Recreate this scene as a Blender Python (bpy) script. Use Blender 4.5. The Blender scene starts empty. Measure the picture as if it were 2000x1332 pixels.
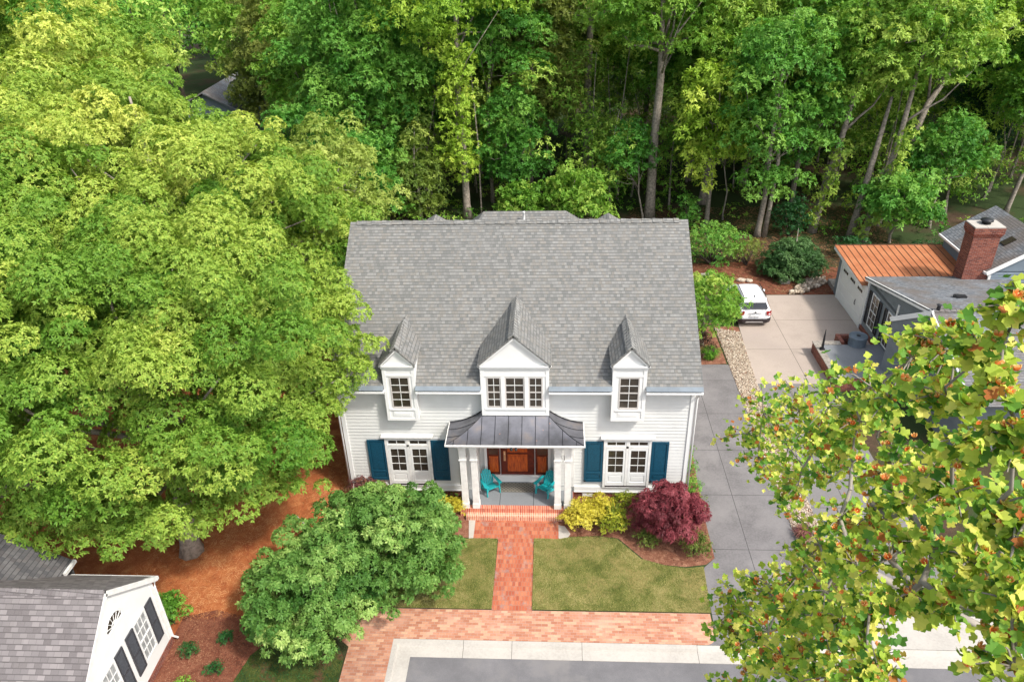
import bpy, math, random
import numpy as np
from mathutils import Matrix, Vector

# ------------------------------------------------------------------ camera, world, sun, exposure
S = bpy.context.scene
COL = S.collection
cam_d = bpy.data.cameras.new("camera"); cam = bpy.data.objects.new("camera", cam_d); COL.objects.link(cam)
F = Vector((-0.05265, 0.86566783, -0.49784253)); R = Vector((0.99861296, 0.04582966, -0.02591926))
U = R.cross(F).normalized(); R = F.cross(U).normalized()
cam.matrix_world = Matrix(((R.x, U.x, -F.x, 1.3196), (R.y, U.y, -F.y, -22.1157), (R.z, U.z, -F.z, 19.6486), (0, 0, 0, 1)))
cam_d.sensor_width = 36; cam_d.lens = 36 * 1470.67 / 2000
cam_d.clip_start = .1; cam_d.clip_end = 2000
S.camera = cam
SUN_EL, SUN_AZ = math.radians(52), math.radians(-38)      # azimuth measured from +X towards +Y
sdir = Vector((math.cos(SUN_EL) * math.cos(SUN_AZ), math.cos(SUN_EL) * math.sin(SUN_AZ), math.sin(SUN_EL)))
w = bpy.data.worlds.new("World"); S.world = w; w.use_nodes = True
wn = w.node_tree; sky = wn.nodes.new("ShaderNodeTexSky"); sky.sky_type = 'NISHITA'; sky.sun_disc = False
sky.sun_elevation = SUN_EL; sky.sun_rotation = math.pi / 2 - SUN_AZ; sky.dust_density = 3.0; sky.air_density = 1.0; sky.ozone_density = 1.0
bg = wn.nodes["Background"]; hs = wn.nodes.new('ShaderNodeHueSaturation'); hs.inputs['Saturation'].default_value = .55; wn.links.new(sky.outputs[0], hs.inputs['Color']); wn.links.new(hs.outputs[0], bg.inputs[0]); bg.inputs[1].default_value = .15
sl = bpy.data.lights.new("sun", 'SUN'); sl.energy = 2.1; sl.angle = math.radians(5); sl.color = (1, .95, .87)
sun = bpy.data.objects.new("sun", sl); COL.objects.link(sun); sun.rotation_euler = sdir.to_track_quat('Z', 'Y').to_euler()
S.view_settings.view_transform = 'Standard'; S.view_settings.look = 'None'; S.view_settings.gamma = 1
S.view_settings.exposure = .99

rng = np.random.default_rng(7); random.seed(7)
UP = np.array([0, 0, 1.])

# ------------------------------------------------------------------ materials
def nt_new(name):
    m = bpy.data.materials.new(name); m.use_nodes = True
    nt = m.node_tree; return m, nt, nt.nodes["Principled BSDF"]
class NB:
    def __init__(s, nt): s.nt = nt
    def new(s, t): return s.nt.nodes.new(t)
    def link(s, a, b):
        if hasattr(a, 'node'): s.nt.links.new(a, b)
        else: b.default_value = a
    def math(s, op, a, b=0., c=None):
        n = s.new("ShaderNodeMath"); n.operation = op; s.link(a, n.inputs[0]); s.link(b, n.inputs[1])
        if c is not None: s.link(c, n.inputs[2])
        return n.outputs[0]
    def mix(s, f, a, b, blend='MIX'):
        n = s.new("ShaderNodeMix"); n.data_type = 'RGBA'; n.blend_type = blend
        s.link(f, n.inputs[0]); s.link(col(a), n.inputs[6]); s.link(col(b), n.inputs[7]); return n.outputs[2]
    def noise(s, scale, detail=3, vec=None, rough=.55):
        n = s.new("ShaderNodeTexNoise"); n.inputs["Scale"].default_value = scale; n.inputs["Detail"].default_value = detail
        n.inputs["Roughness"].default_value = rough
        if vec is None:
            vec = s.new("ShaderNodeTexCoord").outputs["Object"]
        s.link(vec, n.inputs["Vector"]); return n.outputs["Fac"]
    def ramp(s, f, stops, const=False):
        n = s.new("ShaderNodeValToRGB"); r = n.color_ramp
        if const: r.interpolation = 'CONSTANT'
        while len(r.elements) < len(stops): r.elements.new(.5)
        for e, (p, c) in zip(r.elements, stops): e.position = p; e.color = col(c)
        s.link(f, n.inputs[0]); return n.outputs[0]
    def maprange(s, v, a, b, c=0., d=1.):
        n = s.new("ShaderNodeMapRange"); s.link(v, n.inputs[0])
        for i, x in enumerate((a, b, c, d)): n.inputs[i + 1].default_value = x
        return n.outputs[0]
    def uv(s):
        n = s.new("ShaderNodeUVMap"); x = s.new("ShaderNodeSeparateXYZ"); s.link(n.outputs[0], x.inputs[0]); return x.outputs[0], x.outputs[1], n.outputs[0]
    def cell(s, w, h, stag=.5):
        u, v, _ = s.uv()
        vr = s.math('DIVIDE', v, h); row = s.math('FLOOR', vr)
        off = s.math('MULTIPLY', row, stag)
        uc = s.math('ADD', s.math('DIVIDE', u, w), off); cl = s.math('FLOOR', uc)
        fu = s.math('FRACT', uc); fv = s.math('FRACT', vr)
        c = s.new("ShaderNodeCombineXYZ"); s.link(cl, c.inputs[0]); s.link(row, c.inputs[1])
        wn_ = s.new("ShaderNodeTexWhiteNoise"); wn_.noise_dimensions = '2D'; s.link(c.outputs[0], wn_.inputs[0])
        return wn_.outputs["Value"], fu, fv
    def bump(s, h, strength, dist, bsdf):
        n = s.new("ShaderNodeBump"); n.inputs["Strength"].default_value = strength; n.inputs["Distance"].default_value = dist
        s.link(h, n.inputs["Height"]); s.link(n.outputs[0], bsdf.inputs["Normal"])
def col(c):
    if hasattr(c, 'node'): return c
    c = tuple(c); return c if len(c) == 4 else c + (1,)
def hexc(h):
    f = lambda x: (x / 12.92 if x <= .04045 else ((x + .055) / 1.055) ** 2.4)
    return tuple(f(int(h[i:i + 2], 16) / 255) for i in (0, 2, 4))

def plain(name, c, rough=.6, metal=0., var=.12, scale=3., spec=.4, bump=0.):
    m, nt, b = nt_new(name); n = NB(nt)
    f = n.noise(scale, 5)
    c2 = tuple(x * (1 - var * 1.6) for x in c); c1 = tuple(min(1, x * (1 + var)) for x in c)
    nt.links.new(n.ramp(f, [(.3, c2), (.7, c1)]), b.inputs["Base Color"])
    b.inputs["Roughness"].default_value = rough; b.inputs["Metallic"].default_value = metal
    b.inputs["Specular IOR Level"].default_value = spec
    if bump: n.bump(n.noise(scale * 12, 3), .5, bump, b)
    return m

def brick(name, c1, c2, c3, mortar, bw=.2, bh=.067, gap=.01, stag=.5, blotch=None, rough=.85, grain=0.):
    m, nt, b = nt_new(name); n = NB(nt)
    r, fu, fv = n.cell(bw, bh, stag)
    c = n.ramp(r, [(0, c1), (.55, c2), (1, c3)])
    nz = n.noise(18, 4); c = n.mix(n.maprange(nz, .3, .7, 0, .35), c, tuple(x * .6 for x in c2))
    if blotch: c = n.mix(n.maprange(n.noise(blotch[1], 6, rough=.7), blotch[2], blotch[2] + .12, 0, blotch[3]), c, blotch[0])
    gu, gv = gap / bw, gap / bh
    mu = n.math('MINIMUM', fu, n.math('SUBTRACT', 1., fu)); mv = n.math('MINIMUM', fv, n.math('SUBTRACT', 1., fv))
    mask = n.math('MAXIMUM', n.math('LESS_THAN', mu, gu / 2), n.math('LESS_THAN', mv, gv / 2))
    c = n.mix(mask, c, mortar)
    nt.links.new(c, b.inputs["Base Color"]); b.inputs["Roughness"].default_value = rough
    n.bump(n.math('SUBTRACT', n.math('MULTIPLY', r, .4), mask), .6, .006, b)
    return m

def shingle(name, dark, mid, lite, warm, tab=.115, row=.135, blotch=None):
    m, nt, b = nt_new(name); n = NB(nt)
    r, fu, fv = n.cell(tab, row, .37)
    r2, _, _ = n.cell(tab * 1.0, row, .61)
    c = n.ramp(r, [(0, dark), (.45, mid), (1, lite)])
    c = n.mix(n.math('MULTIPLY', n.math('GREATER_THAN', r2, .72), .4), c, warm)
    c = n.mix(n.maprange(n.noise(.5, 5), .35, .7, 0, .3), c, dark)
    c = n.mix(n.maprange(n.noise(90, 2), .35, .65, 0, .28), c, lite)
    if blotch: c = n.mix(n.maprange(n.noise(.7, 5), .42, .62, 0, .75), c, blotch)
    gap_shadow = n.math('MULTIPLY', n.math('LESS_THAN', fv, .17), n.math('ADD', .45, n.math('MULTIPLY', r, .55)))  # dark line painted along each course's lower edge as its shadow
    side = n.math('MULTIPLY', n.math('LESS_THAN', fu, .07), .35)
    c = n.mix(n.math('MULTIPLY', n.math('MAXIMUM', gap_shadow, side), .75), c, tuple(x * .28 for x in dark))
    nt.links.new(c, b.inputs["Base Color"]); b.inputs["Roughness"].default_value = .92; b.inputs["Specular IOR Level"].default_value = .2
    h = n.math('ADD', n.math('MULTIPLY', r, .5), n.math('SUBTRACT', 1., fv)); h = n.math('ADD', h, n.math('MULTIPLY', n.noise(120, 2), .4))
    n.bump(h, .5, .012, b)
    return m

def ground_mat(name, stops, scale, fine, bump=.02, big=.35, second=None):
    m, nt, b = nt_new(name); n = NB(nt)
    f = n.math('ADD', n.math('MULTIPLY', n.noise(scale, 8, rough=.7), .5), n.math('MULTIPLY', n.noise(fine, 4, rough=.7), .5))
    c = n.ramp(f, stops)
    if second: c = n.mix(n.maprange(n.noise(big, 5, rough=.6), second[1], second[1] + .12), c, second[0])
    nt.links.new(c, b.inputs["Base Color"]); b.inputs["Roughness"].default_value = .95; b.inputs["Specular IOR Level"].default_value = .15
    n.bump(n.noise(fine, 4), .8, bump, b); return m

def concrete(name, c, joints_x=(), joints_y=(), blotch=.5, jw=.012, warm=None):
    m, nt, b = nt_new(name); n = NB(nt)
    cc = n.ramp(n.math('ADD', n.math('MULTIPLY', n.noise(.9, 7, rough=.65), .6), n.math('MULTIPLY', n.noise(14, 4), .4)),
                [(.3, tuple(x * (1 - blotch * .45) for x in c)), (.5, c), (.72, tuple(min(1, x * (1 + blotch * .35)) for x in c))])
    if warm: cc = n.mix(n.maprange(n.noise(.45, 5), .5, .68, 0, .5), cc, warm)
    cc = n.mix(n.maprange(n.noise(60, 2), .3, .7, 0, .18), cc, tuple(x * .5 for x in c))
    tc = n.new("ShaderNodeTexCoord"); sp = n.new("ShaderNodeSeparateXYZ"); nt.links.new(tc.outputs["Object"], sp.inputs[0])
    mask = 0.
    for ax, js in ((0, joints_x), (1, joints_y)):
        for j in js:
            d = n.math('LESS_THAN', n.math('ABSOLUTE', n.math('SUBTRACT', sp.outputs[ax], j)), jw)
            mask = d if not hasattr(mask, 'node') else n.math('MAXIMUM', mask, d)
    if hasattr(mask, 'node'): cc = n.mix(mask, cc, tuple(x * .3 for x in c))
    nt.links.new(cc, b.inputs["Base Color"]); b.inputs["Roughness"].default_value = .9; b.inputs["Specular IOR Level"].default_value = .25
    n.bump(n.noise(70, 3), .3, .004, b)
    return m

def leafmat(name, stops, trans=.38, rough=.55):
    m, nt, b = nt_new(name); n = NB(nt)
    a = n.new("ShaderNodeAttribute"); a.attribute_name = "tint"
    c = n.ramp(a.outputs["Fac"], stops)
    nt.links.new(c, b.inputs["Base Color"]); b.inputs["Roughness"].default_value = rough; b.inputs["Specular IOR Level"].default_value = .25
    t = n.new("ShaderNodeBsdfTranslucent"); tcol = n.mix(1., c, (1., 1., .55), 'MULTIPLY'); nt.links.new(tcol, t.inputs[0])
    mx = n.new("ShaderNodeMixShader"); mx.inputs[0].default_value = trans
    nt.links.new(b.outputs[0], mx.inputs[1]); nt.links.new(t.outputs[0], mx.inputs[2])
    nt.links.new(mx.outputs[0], nt.nodes["Material Output"].inputs[0]); return m

M = {}
M['white'] = plain('white_paint', (.70, .70, .68), .5, var=.03, scale=2)
M['siding'] = plain('white_siding', (.60, .60, .575), .6, var=.05, scale=1.2)
M['white_worn'] = plain('worn_white_paint', (.68, .67, .64), .6, var=.08, scale=5)
M['door_white'] = plain('white_door_paint', (.70, .70, .68), .4, var=.02)
M['sash'] = plain('sash_grey', (.50, .47, .44), .5, var=.06)
M['teal'] = plain('teal_plastic', (.015, .36, .38), .38, var=.08)
M['shutter'] = plain('blue_shutter_paint', (.008, .062, .105), .42, var=.25, scale=30)
M['dark_shutter'] = plain('charcoal_shutter_paint', (.05, .052, .06), .5, var=.2, scale=20)
M['black'] = plain('black_metal', (.015, .015, .017), .45, var=.2)
M['grey_metal'] = plain('grey_metal', (.16, .2, .24), .45, .3, var=.15)
M['flash'] = plain('blue_grey_flashing', (.17, .20, .225), .7, 0., var=.12, scale=2)
M['brass'] = plain('brass', (.6, .45, .28), .3, .9)
M['bark'] = plain('grey_bark', (.28, .24, .195), .95, var=.35, scale=7, bump=.02)
M['bark_pale'] = plain('pale_grey_bark', (.36, .31, .26), .95, var=.3, scale=9, bump=.02)
M['bark_dark'] = plain('dark_bark', (.085, .068, .055), .95, var=.35, scale=7, bump=.02)
M['twig'] = plain('pale_twig', (.26, .23, .19), .9, var=.25)
M['rubber'] = plain('tyre_rubber', (.02, .02, .02), .8)
M['car_white'] = plain('white_car_paint', (.78, .79, .8), .18, var=.01, spec=.6)
M['clad'] = plain('dark_car_cladding', (.03, .022, .024), .6)
M['silver'] = plain('silver_trim', (.5, .5, .5), .35, .6)
M['tail'] = plain('red_lamp_lens', (.28, .012, .012), .15, spec=.7)
M['plate'] = plain('pale_plate', (.7, .72, .74), .4)
M['stone'] = plain('river_stone', (.48, .40, .31), .85, var=.4, scale=14)
M['stone_dark'] = plain('grey_stone', (.30, .27, .23), .85, var=.3, scale=9)
M['porch_floor'] = concrete('porch_slate', (.205, .215, .225), (-.62, .64), (), .35, .012)
def glass(name, c, rough=.06):
    m, nt, b = nt_new(name); n = NB(nt)
    nt.links.new(n.ramp(n.noise(3.5, 3), [(.35, c), (.7, tuple(x * 1.9 for x in c))]), b.inputs["Base Color"])
    b.inputs["Roughness"].default_value = rough; b.inputs["Specular IOR Level"].default_value = .5; return m
M['glass'] = glass('dark_window_glass', (.030, .024, .018))
M['glass_car'] = glass('tinted_car_glass', (.012, .014, .018), .04)
M['blind'] = plain('blind_behind_glass', (.32, .33, .33), .25, var=.25, scale=6, spec=.6)
M['wood'] = None
m, nt, b = nt_new('varnished_door_wood'); n = NB(nt)
tc = n.new("ShaderNodeTexCoord"); mp = n.new("ShaderNodeMapping"); mp.inputs["Scale"].default_value = (14, 14, 1.2); nt.links.new(tc.outputs["Object"], mp.inputs[0])
nt.links.new(n.ramp(n.noise(2.5, 6, mp.outputs[0]), [(.3, hexc('6b2408')), (.5, hexc('a8470f')), (.72, hexc('c8641c'))]), b.inputs["Base Color"])
b.inputs["Roughness"].default_value = .3; M['wood'] = m
M['wood_dark'] = plain('dark_door_stile_wood', hexc('5a1c0a'), .35, var=.3, scale=6)
M['shingle'] = shingle('grey_shingles', (.12, .122, .116), (.168, .166, .157), (.228, .225, .212), (.225, .2, .165))
M['shingle_cap'] = shingle('lit_ridge_shingles', (.16, .162, .155), (.215, .213, .20), (.28, .277, .26), (.25, .225, .19), tab=.3, row=.2)  # paler copy of the roof shingles, painting the dormer ridges as lit
M['shingle_w'] = shingle('worn_mauve_shingles', (.115, .102, .102), (.165, .15, .15), (.26, .235, .232), (.175, .16, .155), tab=.2, row=.14)
M['shingle_d'] = shingle('shade_dark_shingles', (.055, .055, .06), (.09, .088, .09), (.14, .135, .135), (.10, .085, .08))  # wing roof only: tree shade painted in as a darker shingle colour
M['shingle_b'] = shingle('blue_grey_shingles', (.09, .10, .11), (.15, .162, .175), (.25, .262, .275), (.17, .17, .17), blotch=(.15, .125, .105))  # brown blotches laid over the blue grey at random
M['brick_wall'] = brick('chimney_brick', hexc('5a2418'), hexc('7c3a28'), hexc('93523c'), (.22, .18, .155), .215, .075, .012)
M['brick_path'] = brick('red_brick_paving', hexc('9a4a32'), hexc('ae5e40'), hexc('bc7654'), (.27, .16, .11), .1, .2, .012, stag=.5, blotch=((.24, .23, .22), 2.2, .54, .7))
M['brick_walk'] = brick('salmon_brick_paving', hexc('a0664c'), hexc('b88064'), hexc('cca080'), (.36, .26, .21), .2, .1, .010, blotch=((.56, .33, .24), 1.1, .5, .35))
M['brick_step'] = brick('step_brick', hexc('a54530'), hexc('bd6044'), hexc('cf8465'), (.62, .47, .36), .068, .4, .014, stag=0)
M['brick_step2'] = brick('worn_step_brick', hexc('a85a40'), hexc('bf7858'), hexc('cf9474'), (.66, .52, .40), .068, .4, .022, stag=0)
M['copper'] = None
m, nt, b = nt_new('aged_porch_metal'); n = NB(nt)
c = n.ramp(n.noise(1.8, 6), [(.3, (.11, .11, .118)), (.55, (.18, .18, .20)), (.75, (.25, .22, .205))])
c = n.mix(n.maprange(n.noise(4.5, 4), .70, .74, 0, .9), c, (.55, .26, .15))
nt.links.new(c, b.inputs["Base Color"]); b.inputs["Metallic"].default_value = .55; b.inputs["Roughness"].default_value = .36; M['copper'] = m
M['rust_roof'] = ground_mat('orange_copper_roof', [(.3, hexc('8c5236')), (.5, hexc('a66a48')), (.7, hexc('b8845f'))], 1.2, 25, .002)
M['rust_seam'] = plain('brown_roof_seam', (.13, .06, .035), .6)
M['clapgrey'] = plain('grey_clapboard', (.155, .175, .19), .6, var=.08)
M['clapgrey2'] = plain('blue_grey_clapboard', (.17, .21, .25), .6, var=.06)
M['soil'] = ground_mat('forest_floor', [(.3, (.028, .022, .014)), (.5, (.07, .045, .028)), (.7, (.13, .085, .055))], 1.6, 22, .04, .16, ((.035, .055, .018), .40))
M['straw'] = ground_mat('pine_straw_ground', [(.32, hexc('6e3a22')), (.5, hexc('a8603a')), (.68, hexc('cf9762'))], 2.4, 34, .03, .5, (hexc('8a4c2e'), .55))
M['mulch'] = ground_mat('bark_mulch', [(.32, hexc('4e3026')), (.5, hexc('7e5442')), (.68, hexc('b08a70'))], 4, 48, .03)
M['redmulch'] = ground_mat('red_bark_mulch', [(.32, hexc('46261b')), (.5, hexc('724434')), (.68, hexc('9c6c54'))], 3, 40, .03)
M['grass'] = ground_mat('lawn_turf', [(.40, hexc('404a1e')), (.5, hexc('686a34')), (.59, hexc('988a5a'))], 1.3, 30, .03, .9, (hexc('887c4c'), .49))
M['dgrass'] = ground_mat('shade_painted_turf', [(.36, hexc('26331a')), (.5, hexc('3e4a20')), (.64, hexc('5c6032'))], 1.8, 30, .03, 1.2, (hexc('5a4230'), .53))  # bush's shade painted into the turf colour, plus brown mulch patches
M['asphalt'] = ground_mat('street_asphalt', [(.3, (.10, .098, .10)), (.5, (.15, .145, .148)), (.7, (.22, .21, .21))], .8, 60, .004, .6, ((.19, .18, .175), .50))
M['drive'] = concrete('grey_driveway_concrete', (.168, .158, .156), (8.2,), (-5.4, -2.58, .25, 3.0, 5.6, 8.3), .8, .010, (.24, .225, .215))
M['drive2'] = concrete('grey_side_drive_concrete', (.185, .175, .17), (12.3,), (-3.9, -.4, 3.4, 6.2), .35)
M['pad'] = concrete('beige_pad_concrete', (.39, .325, .275), (13.35,), (11.2, 14.3), .4, .012, (.30, .25, .22))
M['kerbc'] = concrete('pale_kerb_concrete', (.43, .40, .355), (-1.4, .1, 2.25, 5.75, 9.3), (), .45, .008)
M['leafbed'] = M['mulch']

# leaf materials; tint 0..1 is the age of each leaf
def G(*a): return [(p, hexc(h)) for p, h in a]
M['L_oak'] = leafmat('oak_leaves', G((0, '477a22'), (.4, '789e3a'), (.75, 'a4ba4e'), (1, 'cdd468')))
M['L_pale'] = leafmat('pale_oak_leaves', G((0, '5f7a30'), (.5, '93a84a'), (1, 'bdc86c')))
M['L_bush'] = leafmat('crape_leaves', G((0, '376426'), (.45, '628c3e'), (.8, '8eb05a'), (1, 'b0c872')))
M['L_mid'] = leafmat('mid_green_leaves', G((0, '447422'), (.5, '74a238'), (1, 'b0c85a')))
M['L_deep'] = leafmat('deep_green_leaves', G((0, '356a24'), (.5, '5a9438'), (1, '8cb850')))
M['L_lime'] = leafmat('lime_leaves', G((0, '648e2a'), (.5, '9abc40'), (1, 'c8d85c')))
M['L_olive'] = leafmat('olive_leaves', G((0, '3e4f1e'), (.5, '677b34'), (1, '98a24e')))
M['L_cone'] = leafmat('conifer_leaves', G((0, '22401a'), (.5, '3a5e2c'), (1, '6a8a50')), .12)
M['L_brown'] = leafmat('bronze_leaves', G((0, '3a2c22'), (.5, '5a4634'), (1, '7c6a48')), .15)
M['L_gold'] = leafmat('golden_shrub_leaves', G((0, '8c8a24'), (.4, 'c0b434'), (1, 'e4d864')), .2)
M['L_goldgreen'] = leafmat('golden_green_leaves', G((0, '566c1e'), (.5, '98a02c'), (1, 'd8d048')), .2)
M['L_red'] = leafmat('burgundy_maple_leaves', G((0, '4c1c22'), (.5, '7c343c'), (1, 'aa5f64')), .2)
M['L_barb'] = leafmat('barberry_leaves', G((0, '5a3038'), (.5, '80504c'), (1, '8c7848')), .15)
M['L_box'] = leafmat('boxwood_leaves', G((0, '2f5a18'), (.5, '55862a'), (1, '86b040')), .15)
M['L_dark'] = leafmat('dark_understory_leaves', G((0, '12301a'), (.5, '1e4a22'), (1, '386a30')), .15)
M['L_wood'] = leafmat('far_wood_leaves', G((0, '42762a'), (.4, '68a03a'), (.75, '96bc4e'), (1, 'bcd068')), .25)
M['L_tulip'] = leafmat('tulip_tree_leaves', G((0, 'b06a34'), (.02, 'a88a3c'), (.05, '3f7028'), (.35, '6c9a38'), (.62, 'aabf44'), (1, 'e4dc70')), .4)
M['L_flower'] = leafmat('tulip_tree_petals', G((0, 'd4602a'), (.4, 'e69a50'), (1, 'eedca0')), .3)
M['blade'] = leafmat('grass_blades', G((0, '48561f'), (.5, '747a3a'), (1, 'a89e66')), .1)
M['litter'] = leafmat('leaf_litter', G((0, '3e2a1e'), (.5, '6e4c34'), (1, '9c7a58')), .05)
M['strawneedle'] = leafmat('pine_needles', G((0, '6e3c24'), (.4, 'ac6a3c'), (1, 'dcae7c')), .05)
M['chips'] = leafmat('mulch_chips', G((0, '46291f'), (.5, '744a38'), (1, '9c7258')), .0)
M['rug'] = None
m, nt, b = nt_new('woven_mat'); n = NB(nt)
u, v, _ = n.uv(); a = n.math('ADD', u, v); d = n.math('SUBTRACT', u, v)
s1 = n.math('LESS_THAN', n.math('ABSOLUTE', n.math('SUBTRACT', n.math('FRACT', n.math('MULTIPLY', a, 7.)), .5)), .16)
s2 = n.math('LESS_THAN', n.math('ABSOLUTE', n.math('SUBTRACT', n.math('FRACT', n.math('MULTIPLY', d, 7.)), .5)), .16)
nt.links.new(n.mix(n.math('MAXIMUM', s1, s2), (.075, .07, .06), (.20, .185, .15)), b.inputs["Base Color"]); b.inputs["Roughness"].default_value = .95; M['rug'] = m

# ------------------------------------------------------------------ mesh helpers
class MB:
    def __init__(s): s.v = []; s.f = []; s.mi = []; s.m = 0
    def add(s, vs, fs):
        o = len(s.v); s.v += [tuple(map(float, p)) for p in vs]
        for f in fs: s.f.append([i + o for i in f]); s.mi.append(s.m)
        return s
    def box(s, x0, x1, y0, y1, z0, z1):
        return s.add([(x, y, z) for z in (z0, z1) for y in (y0, y1) for x in (x0, x1)],
                     [(0, 2, 3, 1), (4, 5, 7, 6), (0, 1, 5, 4), (2, 6, 7, 3), (0, 4, 6, 2), (1, 3, 7, 5)])
    def obox(s, c, size, mat):
        h = [x / 2 for x in size]; mat = mat.to_3x3() if hasattr(mat, 'to_3x3') else mat
        P = [Vector(c) + mat @ Vector((x * h[0], y * h[1], z * h[2])) for z in (-1, 1) for y in (-1, 1) for x in (-1, 1)]
        return s.add(P, [(0, 2, 3, 1), (4, 5, 7, 6), (0, 1, 5, 4), (2, 6, 7, 3), (0, 4, 6, 2), (1, 3, 7, 5)])
    def beam(s, a, b, wd, ht, up=(0, 0, 1)):
        a, b = Vector(a), Vector(b); d = (b - a); L = d.length; d.normalize()
        x = d.cross(Vector(up)).normalized(); z = x.cross(d).normalized()
        return s.obox((a + b) / 2, (wd, L, ht), Matrix((x, d, z)).transposed())
    def prism(s, pts, vec):     # planar polygon extruded along vec
        n = len(pts); v = Vector(vec); P = [Vector(p) for p in pts]
        nrm = Vector((0, 0, 0))
        for i in range(n): nrm += P[i].cross(P[(i + 1) % n])
        if nrm.dot(v) < 0: P = P[::-1]
        return s.add(P + [p + v for p in P], [list(range(n))[::-1], list(range(n, 2 * n))] + [(i, (i + 1) % n, n + (i + 1) % n, n + i) for i in range(n)])
    def poly(s, pts): return s.add(pts, [list(range(len(pts)))])
    def tube(s, pts, rad, n=7, cap=True):
        P = [Vector(p) for p in pts]; o = len(s.v); vs = []; fs = []
        for i, p in enumerate(P):
            d = (P[min(i + 1, len(P) - 1)] - P[max(i - 1, 0)]).normalized()
            a = d.orthogonal().normalized() if abs(d.z) > .95 else d.cross(Vector((0, 0, 1))).normalized()
            if abs(d.z) > .95: a = (Vector((1, 0, 0)) - d * d.x).normalized()
            b_ = d.cross(a).normalized(); r = rad[i] if hasattr(rad, '__len__') else rad
            for k in range(n):
                t = 2 * math.pi * k / n; vs.append(p + a * math.cos(t) * r + b_ * math.sin(t) * r)
        for i in range(len(P) - 1):
            for k in range(n): fs.append((i * n + k, i * n + (k + 1) % n, (i + 1) * n + (k + 1) % n, (i + 1) * n + k))
        if cap: fs += [list(range(n))[::-1], [(len(P) - 1) * n + k for k in range(n)]]
        return s.add(vs, fs)
    def lathe(s, c, prof, n=20):
        vs = []; fs = []
        for (r, z) in prof:
            for k in range(n): t = 2 * math.pi * k / n; vs.append((c[0] + r * math.cos(t), c[1] + r * math.sin(t), c[2] + z))
        for i in range(len(prof) - 1):
            for k in range(n): fs.append((i * n + k, i * n + (k + 1) % n, (i + 1) * n + (k + 1) % n, (i + 1) * n + k))
        fs.append(list(range(n))[::-1]); fs.append([(len(prof) - 1) * n + k for k in range(n)])
        return s.add(vs, fs)
    def build(s, name, mats, parent=None, smooth=False, bevel=0.):
        me = bpy.data.meshes.new(name)
        org = Vector((0, 0, 0)); r = parent
        while r is not None:
            if r.parent is None and not r.get('local'): org = Vector(r.location)
            r = r.parent
        V = np.array(s.v, float) - np.array(org)
        me.from_pydata(V.tolist(), [], s.f)
        mats = mats if isinstance(mats, (list, tuple)) else [mats]
        for m_ in mats: me.materials.append(m_)
        for p, i in zip(me.polygons, s.mi): p.material_index = i; p.use_smooth = smooth
        me.update()
        uvl = me.uv_layers.new(name="UVMap"); ud = np.zeros((len(me.loops), 2))
        for p in me.polygons:
            nn = p.normal; t = Vector((0, 0, 1)).cross(nn)
            t = Vector((1, 0, 0)) if t.length < .05 else t.normalized()
            bt = nn.cross(t)
            for li in p.loop_indices:
                q = Vector(s.v[me.loops[li].vertex_index]); ud[li] = (q.dot(t), q.dot(bt))
        uvl.data.foreach_set('uv', ud.ravel())
        o = bpy.data.objects.new(name, me); COL.objects.link(o)
        if parent is not None: o.parent = parent
        if bevel:
            bv = o.modifiers.new('bevel', 'BEVEL'); bv.width = bevel; bv.segments = 2; bv.limit_method = 'ANGLE'
        return o

def tag(o, label=None, cat=None, group=None, kind=None):
    if label: o['label'] = label
    if cat: o['category'] = cat
    if group: o['group'] = group
    if kind: o['kind'] = kind
    return o
def thing(name, label, cat, loc=(0, 0, 0), rz=0., group=None, local=False):
    o = bpy.data.objects.new(name, None); COL.objects.link(o); o.location = loc; o.rotation_euler = (0, 0, rz)
    o.empty_display_size = .2
    if local: o['local'] = 1
    return tag(o, label, cat, group)
def copy_tree(o, parent=None):
    c = o.copy(); COL.objects.link(c); c.parent = parent
    for ch in list(o.children): copy_tree(ch, c)
    return c
def sheet(name, pts, z, mat, kind='structure', **k):
    if sum(pts[i][0] * pts[(i + 1) % len(pts)][1] - pts[(i + 1) % len(pts)][0] * pts[i][1] for i in range(len(pts))) < 0: pts = pts[::-1]
    b_ = MB(); b_.poly([(x, y, z) for x, y in pts]); return tag(b_.build(name, mat), kind=kind)

# ------------------------------------------------------------------ foliage helpers (numpy)
def norm(a): return a / np.maximum(np.linalg.norm(a, axis=-1, keepdims=True), 1e-9)
def quads_object(name, V, tint, mat, parent=None, org=(0, 0, 0)):
    n = len(V); me = bpy.data.meshes.new(name)
    me.vertices.add(n * 4); me.loops.add(n * 4); me.polygons.add(n)
    me.vertices.foreach_set('co', (V.reshape(-1, 3) - np.array(org)).astype(np.float32).ravel())
    me.loops.foreach_set('vertex_index', np.arange(n * 4, dtype=np.int32))
    me.polygons.foreach_set('loop_start', np.arange(0, n * 4, 4, dtype=np.int32))
    me.polygons.foreach_set('loop_total', np.full(n, 4, dtype=np.int32))
    at = me.attributes.new('tint', 'FLOAT', 'FACE'); at.data.foreach_set('value', tint.astype(np.float32))
    me.materials.append(mat); me.update(calc_edges=True)
    o = bpy.data.objects.new(name, me); COL.objects.link(o)
    if parent is not None: o.parent = parent
    return o
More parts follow.
